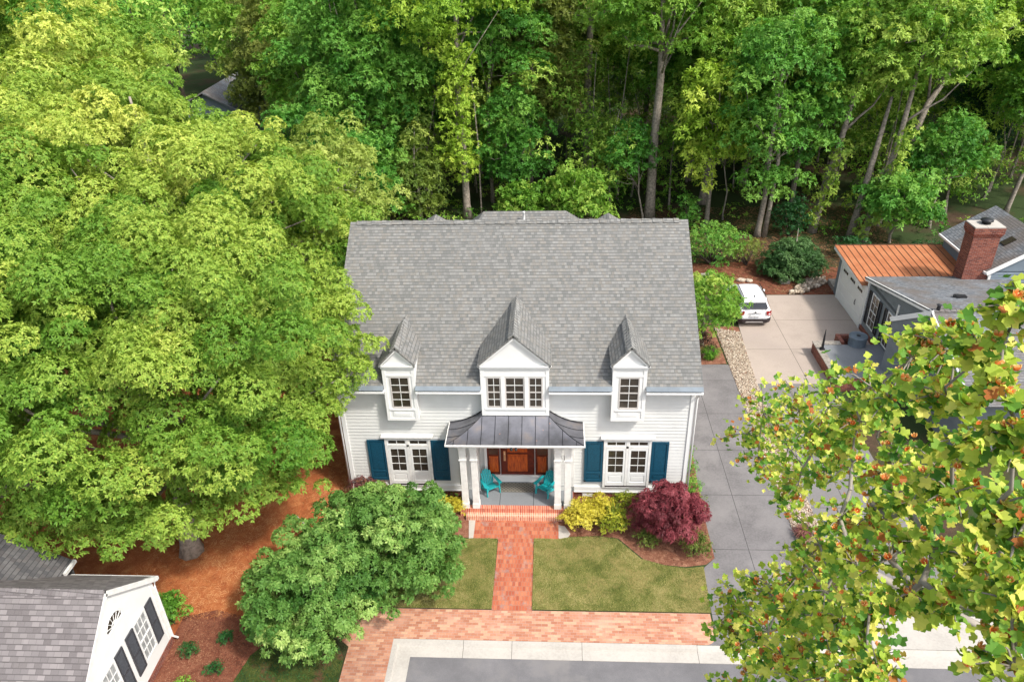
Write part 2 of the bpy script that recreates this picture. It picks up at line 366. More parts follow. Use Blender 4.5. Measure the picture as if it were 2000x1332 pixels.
def rosettes(P, A, k, L, W, tint, r, spread=.35, droop=.15, jit=.15):
    """k narrow leaves round each twig tip P with axis A; returns quads and tints"""
    n = len(P); A = norm(A); h = norm(np.cross(A, r.normal(size=(n, 3)))); g = np.cross(A, h)
    P = np.repeat(P, k, 0); A = np.repeat(A, k, 0); h = np.repeat(h, k, 0); g = np.repeat(g, k, 0)
    th = np.tile(np.arange(k) * 2 * np.pi / k, n) + r.normal(size=n * k) * .35
    d = norm(h * np.cos(th)[:, None] + g * np.sin(th)[:, None] + A * r.uniform(-.15, spread * 2, (n * k, 1)))
    s = norm(np.cross(d, A) + r.normal(size=(n * k, 3)) * .25)
    ln = (L * r.uniform(.65, 1.25, (n * k, 1))); wd = W * r.uniform(.75, 1.2, (n * k, 1))
    m = P + d * ln * .5 + A * ln * .06; tip = P + d * ln - UP * ln * droop
    V = np.stack([P, m + s * wd * .5, tip, m - s * wd * .5], 1)
    t = np.clip(np.repeat(tint, k) + r.normal(size=n * k) * jit, 0, 1)
    return V, t
def pads_to_tips(pads, r, per, up=.35, shell=(.72, 1.05), low=-.45):
    """pads: (cx,cy,cz,rx,ry,rz,tint); returns twig tips, axes, tints on the pads' outer shells"""
    out = []; ax = []; tn = []
    for p in pads:
        k = max(3, int(per * (p[3] * p[4] + p[3] * p[5] + p[4] * p[5]) / 3))
        d = r.normal(size=(k * 2, 3)); d = norm(d); d = d[d[:, 2] > low][:k]
        q = np.array(p[:3]) + d * np.array(p[3:6]) * r.uniform(shell[0], shell[1], (len(d), 1))
        out.append(q); ax.append(d + UP * up + r.normal(size=d.shape) * .3); tn.append(np.full(len(d), p[6]))
    return np.concatenate(out), np.concatenate(ax), np.concatenate(tn)
def subpads(c, R3, n, rr, r, low=-.5, tint=.5, tv=.15, flat=.7, inner=.0, squash=None):
    """n lumps of radius rr spread over an ellipsoid's surface (some inside)"""
    i = np.arange(n) + .5; z = 1 - (1 - low) * i / n; ph = i * 2.39996 + r.uniform(0, 6)
    s = np.sqrt(np.maximum(0, 1 - z * z)); d = np.stack([s * np.cos(ph), s * np.sin(ph), z], 1) + r.normal(size=(n, 3)) * .1
    f = r.uniform(.74, 1.08, (n, 1)); 
    if inner: f = np.where(r.random((n, 1)) < inner, r.uniform(.35, .75, (n, 1)), f)
    P = np.array(c) + d * np.array(R3) * f
    rad = rr * r.uniform(.65, 1.3, n)
    return [(P[j, 0], P[j, 1], P[j, 2], rad[j], rad[j], rad[j] * flat, float(np.clip(tint + r.normal() * tv, 0, 1))) for j in range(n)]
def split(pads, n, f, r, tv=.06, flat=.75):
    out = []
    for p in pads:
        out += subpads(p[:3], p[3:6], n, f * p[3], r, low=-.3, tint=p[6], tv=tv, flat=flat)
    return out
def limbs(base, fork, pads, r0, r, top=None, n=8, wob=.25, sub=6):
    """trunk from base, leaving limbs to chosen pads"""
    b_ = MB(); base = Vector(base); fork = Vector(fork)
    top = Vector(top) if top is not None else fork + Vector((0, 0, 3))
    pts = [base + Vector((0, 0, -.1)), base + (fork - base) * .12, base + (fork - base) * .55 + Vector((r.normal() * wob * .4, r.normal() * wob * .4, 0)), fork, (fork + top) / 2 + Vector((r.normal() * wob, r.normal() * wob, 0)), top]
    b_.tube(pts, [r0 * 1.45, r0 * 1.05, r0 * .9, r0 * .72, r0 * .45, r0 * .12], n)
    if len(pads):
        idx = r.choice(len(pads), min(len(pads), sub), replace=False)
        for j in idx:
            e = Vector(pads[j][:3]); t = r.uniform(0, .75); s0 = fork + (top - fork) * t
            s0 = s0 if s0.z < e.z else fork
            mid = (s0 + e) / 2 + Vector((r.normal() * .3, r.normal() * .3, -.12 * (e - s0).length + .2))
            rr = r0 * (.42 - .25 * t); b_.tube([s0, s0 + (mid - s0) * .5 + Vector((0, 0, .1)), mid, e], [rr, rr * .8, rr * .55, rr * .15], 5)
    return b_
def crown(name, pads, per, k, L, W, mat, parent, r, org, up=.35, low=-.45, droop=.15, jit=.12, shell=(.72, 1.05), spread=.35):
    P, A, T = pads_to_tips(pads, r, per, up, shell, low)
    V, t = rosettes(P, A, k, L, W, T, r, droop=droop, jit=jit, spread=spread)
    return quads_object(name, V, t, mat, parent, org)

# ================================================================== the ground
BIG = 400
g = MB(); g.poly([(-BIG, -6.57, 0), (BIG, -6.57, 0), (BIG, 700, 0), (-BIG, 700, 0)]); g.poly([(-BIG, -BIG, 0), (-3.6, -BIG, 0), (-3.6, -6.57, 0), (-BIG, -6.57, 0)])
tag(g.build('ground', M['soil']), kind='structure')
sheet('road', [(-3.6, -6.6), (BIG, -6.6), (BIG, -BIG), (-3.6, -BIG)], -.12, M['asphalt'])
sheet('pine_straw_yard', [(-30, 12), (-6.2, 12), (-6.2, 0), (-6.6, -1.0), (-7.2, -3.2), (-7.0, -5.0), (-6.2, -6.6), (-6.6, -9), (-7, -14), (-30, -14)], .004, M['straw'])
sheet('mulch_yard', [(-10.6, -5.9), (-9.6, -5.6), (-8.4, -5.9), (-7.6, -6.3), (-7.6, -7.0), (-8.0, -8.0), (-8.1, -14), (-10.6, -14)], .008, M['redmulch'])
sheet('mulch_bed', [(-7, .1), (6.95, .1), (6.95, -3.0), (6.6, -3.3), (5.9, -3.42), (5.2, -3.35), (4.5, -3.1), (3.7, -2.12), (3.1, -2.0), (1.9, -2.08), (-2.2, -2.2), (-6.9, -2.4)], .006, M['mulch'])
sheet('side_bed', [(6.2, 0), (6.98, 0), (7.15, 4), (7.3, 9.6), (9.9, 9.8), (9.9, 14), (6.2, 14)], .010, M['mulch'])
sheet('back_bed', [(8, 17.4), (17.6, 17.4), (19, 21), (16, 22.2), (8, 21.6)], .004, M['redmulch'])
def grassy(name, pts, z, mat, label_kind='structure'): return sheet(name, pts, z, M[mat], kind=label_kind)
LAWN_R = [(.69, -2.2), (1.6, -2.22), (1.95, -2.12), (3.1, -2.06), (3.65, -2.18), (4.4, -3.1), (5.2, -3.4), (5.9, -3.5), (6.5, -3.42), (6.40, -5.36), (.69, -5.36)]
LAWN_L = [(-.62, -2.24), (-1.5, -2.24), (-2.4, -2.3), (-6.6, -2.6), (-6.9, -4.6), (-6.0, -5.38), (-.62, -5.38)]
LAWN_C = [(-7.9, -7.3), (-7.6, -6.9), (-7.1, -6.7), (-6.4, -6.5), (-5.7, -6.6), (-5.25, -6.9), (-5.0, -7.3), (-5.0, -12), (-8.2, -12), (-8.1, -8.2)]
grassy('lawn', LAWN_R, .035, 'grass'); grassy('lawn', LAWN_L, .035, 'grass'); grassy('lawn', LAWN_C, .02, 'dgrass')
for nm, P_ in (('lawn_edge', LAWN_R), ('lawn_edge', LAWN_L)):
    e = MB()
    for i in range(len(P_)):
        a, b_ = P_[i], P_[(i + 1) % len(P_)]; e.poly([(a[0], a[1], 0), (b_[0], b_[1], 0), (b_[0], b_[1], .035), (a[0], a[1], .035)])
    tag(e.build(nm, M['soil']), kind='structure')
sheet('brick_path', [(-1.5, -1.0), (1.57, -1.0), (1.57, -2.22), (.68, -2.24), (.69, -5.42), (-.62, -5.42), (-.6, -2.26), (-1.5, -2.24)], .012, M['brick_path'])
arc = [(6.02 + .34 * math.cos(t), -6.22 + .34 * math.sin(t)) for t in np.linspace(0, -math.pi / 2, 7)]
sheet('brick_pavement', [(6.36, -5.38)] + arc + [(-3.6, -6.56), (-3.6, -14), (-4.95, -14), (-4.95, -6.9), (-6.2, -5.9), (-5.6, -5.40)], .010, M['brick_walk'])
# loose flagging at the ends of the entry step
sheet('stone_edging', [(-1.75, -1.25), (-1.5, -1.25), (-1.5, -2.25), (-1.66, -2.25)], .016, M['kerbc']); sheet('stone_edging', [(1.57, -1.5), (1.8, -1.55), (2.0, -1.95), (1.9, -2.12), (1.57, -2.2)], .016, M['kerbc'])
DW = [(6.99, 9.8), (6.99, 3), (6.95, 0), (6.95, -3.0), (6.5, -3.45), (6.42, -5.3), (6.40, -6.1), (6.2, -6.45), (6.0, -6.57), (9.98, -6.57), (9.98, 9.72)]
sheet('driveway', DW, .008, M['drive'])
sheet('side_driveway', [(10.95, 8.02), (14.3, 8.02), (14.3, -5.6), (13.6, -6.57), (10.95, -6.57)], .009, M['drive2'])
sheet('concrete_pad', [(10.89, 8.02), (14.5, 8.02), (14.5, 11.2), (17.48, 11.2), (17.48, 17.35), (11.6, 17.3), (11.25, 13)], .013, M['pad'])
sheet('gravel_strip_base', [(9.98, 14), (9.98, -2.9), (10.4, -3.2), (10.95, -2.7), (10.95, 8.0), (11.25, 13.5)], .012, M['mulch'])
sheet('concrete_apron', [(11.3, -5.3), (16, -5.3), (16, -6.57), (11.0, -6.57)], .016, M['kerbc'])
k = MB()   # kerb and gutter pan
k.m = 0
def kerb_run(x0, x1, drop=False):
    top = 0.0 if not drop else -.085
    k.add([(x0, -6.57, .014 if not drop else .0), (x1, -6.57, .014 if not drop else .0), (x1, -6.72, top + .006), (x0, -6.72, top + .006), (x1, -6.76, -.085), (x0, -6.76, -.085), (x1, -7.12, -.105), (x0, -7.12, -.105), (x1, -7.12, -.13), (x0, -7.12, -.13)],
          [(0, 3, 2, 1), (3, 5, 4, 2), (5, 7, 6, 4), (7, 9, 8, 6)])
kerb_run(-3.05, 5.75); kerb_run(5.75, 40, True)
k.add([(-3.6, -6.57, .014), (-3.05, -6.57, .014), (-3.05, -6.72, .006), (-3.45, -6.72, .006), (-3.41, -6.76, -.085), (-3.05, -6.76, -.085), (-3.0, -7.12, -.105), (-3.05, -7.12, -.105)], [(0, 3, 2, 1), (3, 4, 5, 2), (4, 7, 5)])
k.add([(-3.6, -6.57, .014), (-3.45, -6.72, .006), (-3.6, -14, .014), (-3.45, -14, .006), (-3.41, -6.76, -.085), (-3.41, -14, -.085), (-3.0, -7.12, -.105), (-3.0, -14, -.105), (-3.05, -7.12, -.105)],
      [(0, 2, 3, 1), (1, 3, 5, 4), (4, 5, 7, 6, 8)])
tag(k.build('kerb', M['kerbc']), kind='structure')

# ------------------------------------------------------------------ ground cover scattered over those sheets (stuff)
def inpoly(P, poly):
    x, y = P[:, 0], P[:, 1]; c = np.zeros(len(P), bool); j = len(poly) - 1
    for i in range(len(poly)):
        xi, yi = poly[i]; xj, yj = poly[j]
        t = ((yi > y) != (yj > y)) & (x < (xj - xi) * (y - yi) / (yj - yi + 1e-12) + xi); c ^= t; j = i
    return c
def scatter(poly, n, z, r):
    a = np.array(poly); P = r.uniform(a.min(0), a.max(0), (n, 2)); P = P[inpoly(P, poly)]
    return np.column_stack([P, np.full(len(P), z)])
def blades(name, polys, dens, z, h, wd, mat, r, label, lean=.5, flat=False, cat=None):
    Vs = []; T = []
    for poly in polys:
        a = np.array(poly); area = np.prod(a.max(0) - a.min(0)); P = scatter(poly, int(area * dens), z, r); n = len(P)
        th = r.uniform(0, 6.283, n); d = np.stack([np.cos(th), np.sin(th), np.zeros(n)], 1)
        s = np.stack([-np.sin(th), np.cos(th), np.zeros(n)], 1); L = h * r.uniform(.5, 1.4, (n, 1)); W = wd * r.uniform(.6, 1.3, (n, 1))
        ax = norm(d * lean + UP * (r.uniform(.0, .12, (n, 1)) if flat else 1)) 
        patch = np.sin(P[:, 0] * 1.7 + np.cos(P[:, 1] * 2.1)) * .16 + np.sin(P[:, 1] * 5.2 + P[:, 0]) * .05 + np.sin(P[:, 0] * 6.3 + 2 * np.sin(P[:, 1] * 3.7)) * .1
        Vs.append(np.stack([P - s * W, P + s * W, P + ax * L + s * W * .4, P + ax * L - s * W * .4], 1)); T.append(np.clip(.5 + patch + r.normal(size=n) * .2, 0, 1))
    o = quads_object(name, np.concatenate(Vs), np.concatenate(T), mat); return tag(o, label, cat, kind='stuff')
blades('grass', [LAWN_R, LAWN_L], 2200, .034, .035, .006, M['blade'], rng, 'short mown grass of the front lawns', .9)
blades('grass', [LAWN_C], 420, .02, .05, .008, M['L_dark'], rng, 'grass darkened with painted shade beside the street corner', .9)  # blades take a dark green that carries the bush's shade
STR = [(-13, 3), (-6.3, 3), (-6.3, 0), (-6.6, -1.0), (-7.2, -3.2), (-7.0, -5.0), (-7.6, -6.2), (-9, -5.9), (-10.2, -6), (-13, -5.6)]
blades('pine_straw', [STR], 260, .012, .13, .006, M['strawneedle'], rng, 'rust coloured pine straw strewn over the side yard', 1, True)
blades('mulch_chips', [[(1.8, 0), (6.9, 0), (6.9, -2.9), (5.9, -3.35), (5.2, -3.3), (4.5, -3), (3.7, -2.1), (1.9, -2.05)], [(-10.5, -6), (-8, -6.2), (-8.1, -9), (-10.5, -9)]], 420, .014, .05, .012, M['chips'], rng, 'shredded bark mulch in the beds', 1, True)

def stones(name, pts, sizes, mat, label, kind='stuff'):
    ico = bpy.data.meshes.new('t'); import bmesh
    bm = bmesh.new(); bmesh.ops.create_icosphere(bm, subdivisions=1, radius=1); base = np.array([v.co[:] for v in bm.verts]); fc = np.array([[v.index for v in f.verts] for f in bm.faces]); bm.free(); bpy.data.meshes.remove(ico)
    n = len(pts); V = base[None] * sizes[:, None, :] * (1 + rng.normal(size=(n, len(base), 1)) * .1)
    th = rng.uniform(0, 6.28, n); c, s = np.cos(th)[:, None], np.sin(th)[:, None]
    V = np.stack([V[..., 0] * c - V[..., 1] * s, V[..., 0] * s + V[..., 1] * c, V[..., 2]], -1) + pts[:, None, :]
    Fc = (fc[None] + (np.arange(n) * len(base))[:, None, None]).reshape(-1, 3)
    me = bpy.data.meshes.new(name); me.vertices.add(n * len(base)); me.vertices.foreach_set('co', V.astype(np.float32).ravel())
    me.loops.add(Fc.size); me.loops.foreach_set('vertex_index', Fc.astype(np.int32).ravel()); me.polygons.add(len(Fc))
    me.polygons.foreach_set('loop_start', np.arange(0, Fc.size, 3, dtype=np.int32)); me.polygons.foreach_set('loop_total', np.full(len(Fc), 3, dtype=np.int32))
    at = me.attributes.new('tint', 'FLOAT', 'FACE'); at.data.foreach_set('value', np.repeat(rng.random(n), len(fc)).astype(np.float32))
    me.materials.append(mat); me.update(calc_edges=True); o = bpy.data.objects.new(name, me); COL.objects.link(o); return tag(o, label, kind=kind)
ms, nt, b = nt_new('mixed_river_stone'); n = NB(nt); a = n.new("ShaderNodeAttribute"); a.attribute_name = 'tint'
nt.links.new(n.ramp(a.outputs['Fac'], [(0, (.13, .10, .075)), (.3, (.27, .21, .15)), (.7, (.40, .325, .24)), (1, (.55, .48, .39))]), b.inputs['Base Color']); b.inputs['Roughness'].default_value = .85
GP = scatter([(9.98, 13.4), (9.98, -2.9), (10.4, -3.2), (10.95, -2.7), (10.95, 8.0), (11.2, 13)], 15000, .02, rng)
stones('river_stones', GP, rng.uniform(.018, .045, (len(GP), 1)) * rng.uniform(.7, 1.2, (len(GP), 3)), ms, 'tan river stones filling the strip between the two driveways')
CP = scatter([(14.9, 17.35), (15.6, 17.35), (17.5, 18.8), (17.5, 19.5), (16.6, 19.3)], 900, .06, rng); CP[:, 2] += rng.uniform(0, .14, len(CP))
stones('creek_stones', CP, rng.uniform(.06, .13, (len(CP), 1)) * rng.uniform(.7, 1.2, (len(CP), 3)), ms, 'bed of pale round stones running from the pad corner to the garage')

# ================================================================== the main house
H = thing('house', 'large white clapboard house with grey shingle roof, three dormers and teal chairs on its porch', 'house', (0, 5.2, 0))
def clap(b_, p0, p1, z0, z1, out, ex=.145):
    p0, p1, out = Vector((*p0, 0)), Vector((*p1, 0)), Vector((*out, 0)); n_ = int(math.ceil((z1 - z0) / ex))
    for i in range(n_):
        a, c = z0 + i * ex, min(z1, z0 + (i + 1) * ex); lo, hi = out * .028, out * .003
        P = [p0 + lo + Vector((0, 0, a)), p1 + lo + Vector((0, 0, a)), p1 + hi + Vector((0, 0, c)), p0 + hi + Vector((0, 0, c))]
        Q = [p0 + hi + Vector((0, 0, a)), p1 + hi + Vector((0, 0, a)), p1 + lo + Vector((0, 0, a)), p0 + lo + Vector((0, 0, a))]
        b_.add(P, [(0, 1, 2, 3)]); b_.add(Q, [(0, 1, 2, 3)])
Y0, ZE = -.5022, 5.2543; ML = .6921; RY, RZ = 5.2488, 9.2346; YB = 2 * RY - Y0
zr = lambda y: ZE + ML * (y - Y0)
XL, XR = -6.49, 6.49
wl = MB()
wl.box(-6.29, -1.46, .0, .3, .05, 5.2); wl.box(1.46, 6.29, .0, .3, .05, 5.2); wl.box(-1.46, 1.46, .0, .3, 3.1, 5.2)
for sx in (-1, 1):
    wl.prism([(sx * 6.3, 0, 0), (sx * 6.3, 10.5, 0), (sx * 6.3, 10.5, zr(0) - .1), (sx * 6.3, RY, RZ - .12), (sx * 6.3, 0, zr(0) - .1)], (-sx * .2, 0, 0))
wl.box(-6.3, 6.3, 10.3, 10.5, 0, zr(0) - .1)
for a, c in ((-6.2, -1.5), (1.5, 6.2)): clap(wl, (a, -.002), (c, -.002), .62, 5.08, (0, -1))
clap(wl, (-1.5, -.002), (1.5, -.002), 3.1, 5.08, (0, -1))
for sx in (-1, 1): clap(wl, (sx * 6.302, 0 if sx > 0 else 10.5), (sx * 6.302, 10.5 if sx > 0 else 0), .62, 5.2, (sx, 0))
wl.box(-1.455, -1.40, .0, .55, .36, 3.1); wl.box(1.40, 1.455, 0, .55, .36, 3.1); wl.box(-1.45, 1.45, .56, .7, .3, 3.1); wl.box(-1.45, 1.45, 0, .6, 3.05, 3.12)
WALL = wl.build('wall', M['siding'], H)
for x0, x1 in ((-6.345, -6.19), (6.19, 6.345)): q_ = MB(); q_.box(x0, x1, -.06, .1, .625, 5.09); q_.build('corner_board', M['white'], H, bevel=.006)
for x0, x1 in ((-6.34, -2.1), (2.16, 6.34)): q_ = MB(); q_.box(x0, x1, -.07, .02, .41, .62); q_.box(x0, x1, -.10, .02, .36, .408); q_.build('water_table', M['white'], H, bevel=.006)

for x0, x1 in ((-1.55, -1.40), (1.40, 1.55)): q_ = MB(); q_.box(x0, x1, -.055, .0, .37, 3.1); q_.build('entry_casing', M['white'], H, bevel=.006)
for x0, x1 in ((-6.25, -2.1), (2.16, 6.25)): fd = MB(); fd.box(x0, x1, -.03, .2, -.1, .39); fd.build('foundation', M['brick_wall'], H)
vt = MB(); vt.box(2.48, 2.88, -.05, -.03, .12, .28)
for i in range(4): vt.box(2.5, 2.86, -.06, -.05, .14 + i * .035, .155 + i * .035)
vt.build('foundation_vent', M['white'], H)

# --- roof
DORM = [(-4.53, -3.42), (-1.13, 1.22), (3.40, 4.55)]
rf = MB()
def slab(b_, pts, t=.10):
    a = Vector(pts[0]); nrm = (Vector(pts[1]) - a).cross(Vector(pts[2]) - a).normalized()
    if nrm.z < 0: nrm = -nrm
    b_.prism([Vector(p) - nrm * t for p in pts], nrm * t)
xs = [XL] + [v for d in DORM for v in d] + [XR]
yc = .75
for i in range(0, 8, 2): slab(rf, [(xs[i], Y0 + .05, zr(Y0 + .05)), (xs[i + 1], Y0 + .05, zr(Y0 + .05)), (xs[i + 1], yc, zr(yc)), (xs[i], yc, zr(yc))])
slab(rf, [(XL, yc, zr(yc)), (XR, yc, zr(yc)), (XR, RY, RZ), (XL, RY, RZ)])
slab(rf, [(XL, RY, RZ), (XR, RY, RZ), (XR, YB, ZE), (XL, YB, ZE)])
ROOF = rf.build('roof', M['shingle'], H)
for i in range(0, 8, 2):
    fl = MB(); slab(fl, [(xs[i], Y0 - .03, zr(Y0 - .03) + .006), (xs[i + 1], Y0 - .03, zr(Y0 - .03) + .006), (xs[i + 1], Y0 + .12, zr(Y0 + .12) + .006), (xs[i], Y0 + .12, zr(Y0 + .12) + .006)], .03); fl.build('eave_flashing', M['flash'], ROOF)
rc = MB(); N = 62
for i in range(N):
    x0 = XL + .25 + (XR - XL - .6) * i / N; x1 = x0 + (XR - XL - .6) / N * 1.0; lift = .03 + .012 * (i % 2)
    for s in (-1, 1): slab(rc, [(x0, RY, RZ + lift + .02), (x1, RY, RZ + lift + .008), (x1, RY + s * .16, RZ - .16 * ML + lift + .008), (x0, RY + s * .16, RZ - .16 * ML + lift + .02)], .018)
rc.build('ridge_cap', M['shingle'], ROOF)
for s in (-1, 1):
    rb = MB(); xx = s * 6.47
    rb.beam((xx, Y0 + .1, zr(Y0 + .1) - .17), (xx, RY, RZ - .17), .05, .17); rb.beam((xx, RY, RZ - .17), (xx, YB, ZE - .17), .05, .17); rb.build('rake_board', M['white'], ROOF, bevel=.008)
for i in range(0, 8, 2): rb = MB(); rb.box(xs[i], xs[i + 1], Y0 - .02, .0, 5.095, 5.165); rb.build('eave_board', M['white'], ROOF, bevel=.008)
# hip roof over the rear rooms, with its pipe, and two little rear gables
rr_ = MB(); zt = 8.0; A_, B_ = (-1.7, 9.7, zt), (1.94, 9.7, zt); ze = 5.4
c1_, c2_, c3_, c4_ = (-3.9, 6.6, ze), (4.1, 6.6, ze), (4.1, 13.2, ze), (-3.9, 13.2, ze)
rr_.add([A_, B_, c1_, c2_, c3_, c4_], [(0, 2, 3, 1), (1, 3, 4), (0, 1, 4, 5), (0, 5, 2)])
rr_.build('rear_hip_roof', M['shingle'], H)
pp = MB(); pp.lathe((.1, 9.2, 7.55), [(.13, .0), (.06, .12), (.05, .55), (.06, .56), (.06, .6)], 10); pp.build('vent_pipe', M['white'], H, smooth=True)
for x in (-3.75, 3.75):
    rg = MB()
    for s in (-1, 1): rg.poly([(x, 6.2, 8.14), (x, 9, 8.14), (x + s * .9, 9, 7.6), (x + s * .9, 6.8, 7.6)][::s])
    rg.poly([(x, 8.9, 8.12), (x - .85, 8.9, 7.6), (x - .85, 8.9, 6), (x + .85, 8.9, 6), (x + .85, 8.9, 7.6)]); rg.build('rear_dormer', M['shingle'], H)

# --- windows
def window(parent, x0, x1, z0, z1, y, cols, rows, sash=M['sash'], gl=M['glass'], meeting=True):
    """double hung window in the plane y (outside is -y): sash frame, with the glass and the glazing bars below it"""
    f = MB(); t = .045
    f.box(x0, x0 + t, y - .045, y, z0, z1); f.box(x1 - t, x1, y - .045, y, z0, z1); f.box(x0 + t, x1 - t, y - .045, y, z1 - t, z1); f.box(x0 + t, x1 - t, y - .05, y, z0, z0 + t * 1.5)
    zm = (z0 + z1) / 2 + .02
    if meeting: f.box(x0 + t, x1 - t, y - .042, y - .002, zm - .02, zm + .02)
    w_ = f.build('window', sash, parent)
    p_ = MB(); p_.box(x0 + t, x1 - t, y - .022, y - .012, z0 + t * 1.5, z1 - t); p_.build('pane', gl, w_)
    q = MB(); q.m = 0
    for i in range(1, cols):
        xx = x0 + t + (x1 - x0 - 2 * t) * i / cols; q.box(xx - .010, xx + .010, y - .034, y - .022, z0 + t * 1.5, z1 - t)
    for j in range(1, rows):
        if meeting and j * 2 == rows: continue
        zz = z0 + t * 1.5 + (z1 - z0 - 2.5 * t) * j / rows; q.box(x0 + t, x1 - t, y - .035, y - .0215, zz - .010, zz + .010)
    q.build('glazing_bars', M['white'], w_); return w_
def dormer(x0, x1, zb, zw, zrdg, wins, yf=-.35, apron=True):
    xm = (x0 + x1) / 2; ye = 1.6; d = MB(); zc = 6.10
    t = .05
    # front wall left open where the windows sit, built as strips round them
    wz0, wz1 = wins[0][2], wins[0][3]
    d.box(x0, x1, yf, yf + t, zb, wz0); d.box(x0, x1, yf, yf + t, wz1, zc)
    ed = [x0] + [v for q in wins for v in (q[0], q[1])] + [x1]
    for i in range(0, len(ed), 2): d.box(ed[i], ed[i + 1], yf, yf + t, wz0, wz1)
    d.box(x0, x0 + t, yf + t, ye, zb, zc); d.box(x1 - t, x1, yf + t, ye, zb, zc); d.box(x0 + t, x1 - t, yf + t, .3, zb, zb + t)
    sl_ = (zrdg - 6.2) / ((x1 - x0) / 2 + .07); hz = (x1 - x0) / 2 * sl_
    d.prism([(x0, yf, zc), (x1, yf, zc), (xm, yf, zc + hz + .02)], (0, .06, 0))
    D = d.build('dormer', M['white'], H)
    # trim: corner boards, casing, apron panel, cornice
    c = MB(); e = .022
    c.box(x0 - .012, x0 + .11, yf - e, yf, zb, zc); c.box(x1 - .11, x1 + .012, yf - e, yf, zb, zc)
    c.box(x0 - .03, x1 + .03, yf - .05, yf, zc - .07, zc + .03); c.box(x0 - .07, x1 + .07, yf - .10, yf, zc + .03, zc + .09)
    c.box(x0 + .11, x1 - .11, yf - e, yf, zb, zb + .10); c.box(x0 + .11, x1 - .11, yf - e - .02, yf, wz0 - .07, wz0 - .005)
    c.box(x0 + .11, x1 - .11, yf - e, yf, wz1 + .02, wz1 + .10); 
    if apron: c.box(x0 + .22, x1 - .22, yf - .012, yf, zb + .16, wz0 - .14); c.box(x0 + .28, x1 - .28, yf - .022, yf - .012, zb + .21, wz0 - .19)
    for i in range(1, len(wins)): c.box(wins[i - 1][1], wins[i][0], yf - .04, yf, wz0, wz1)
    for s, xa in ((-1, x0 - .07), (1, x1 + .07)):
        c.beam((xa, yf - .055, 6.15), (xm, yf - .055, zrdg - .05), .09, .085, up=(0, 0, 1))
    c.build('dormer_trim', M['white'], D, bevel=.005)
    r_ = MB()
    for s, xa in ((-1, x0 - .09), (1, x1 + .09)):
        zz = zrdg - sl_ * abs(xa - xm); yb = (zrdg - ZE) / ML + Y0; yb2 = (zz - ZE) / ML + Y0
        slab(r_, [(xa, yf - .12, zz + .05), (xm, yf - .12, zrdg + .05), (xm, yb + .1, zrdg + .05), (xa, yb2 + .1, zz + .05)], .055)
    r_.build('dormer_roof', M['shingle'], D)
    rc = MB(); n_ = int((yb - yf) / .2)
    for i in range(n_):
        ya = yf - .13 + i * .2; yy = ya + .2
        for s in (-1, 1):
            dx = .19; rc_z = zrdg + .115
            slab(rc, [(xm, ya, rc_z + .03), (xm, yy, rc_z), (xm + s * dx, yy, rc_z - dx * sl_), (xm + s * dx, ya, rc_z + .03 - dx * sl_)], .05)
    rc.build('dormer_ridge_cap', M['shingle_cap'], D)
    for q in wins: window(H, q[0], q[1], q[2], q[3], yf + .03, 2, 4)
dormer(*DORM[0], 3.86, 0, 6.86, [(-4.31, -3.62, 4.38, 5.70)])
dormer(*DORM[1], 4.10, 0, 7.33, [(-.93, -.44, 4.42, 5.70), (-.30, .38, 4.42, 5.70), (.52, 1.01, 4.42, 5.70)], apron=False)
dormer(*DORM[2], 3.88, 0, 6.88, [(3.63, 4.33, 4.38, 5.70)])

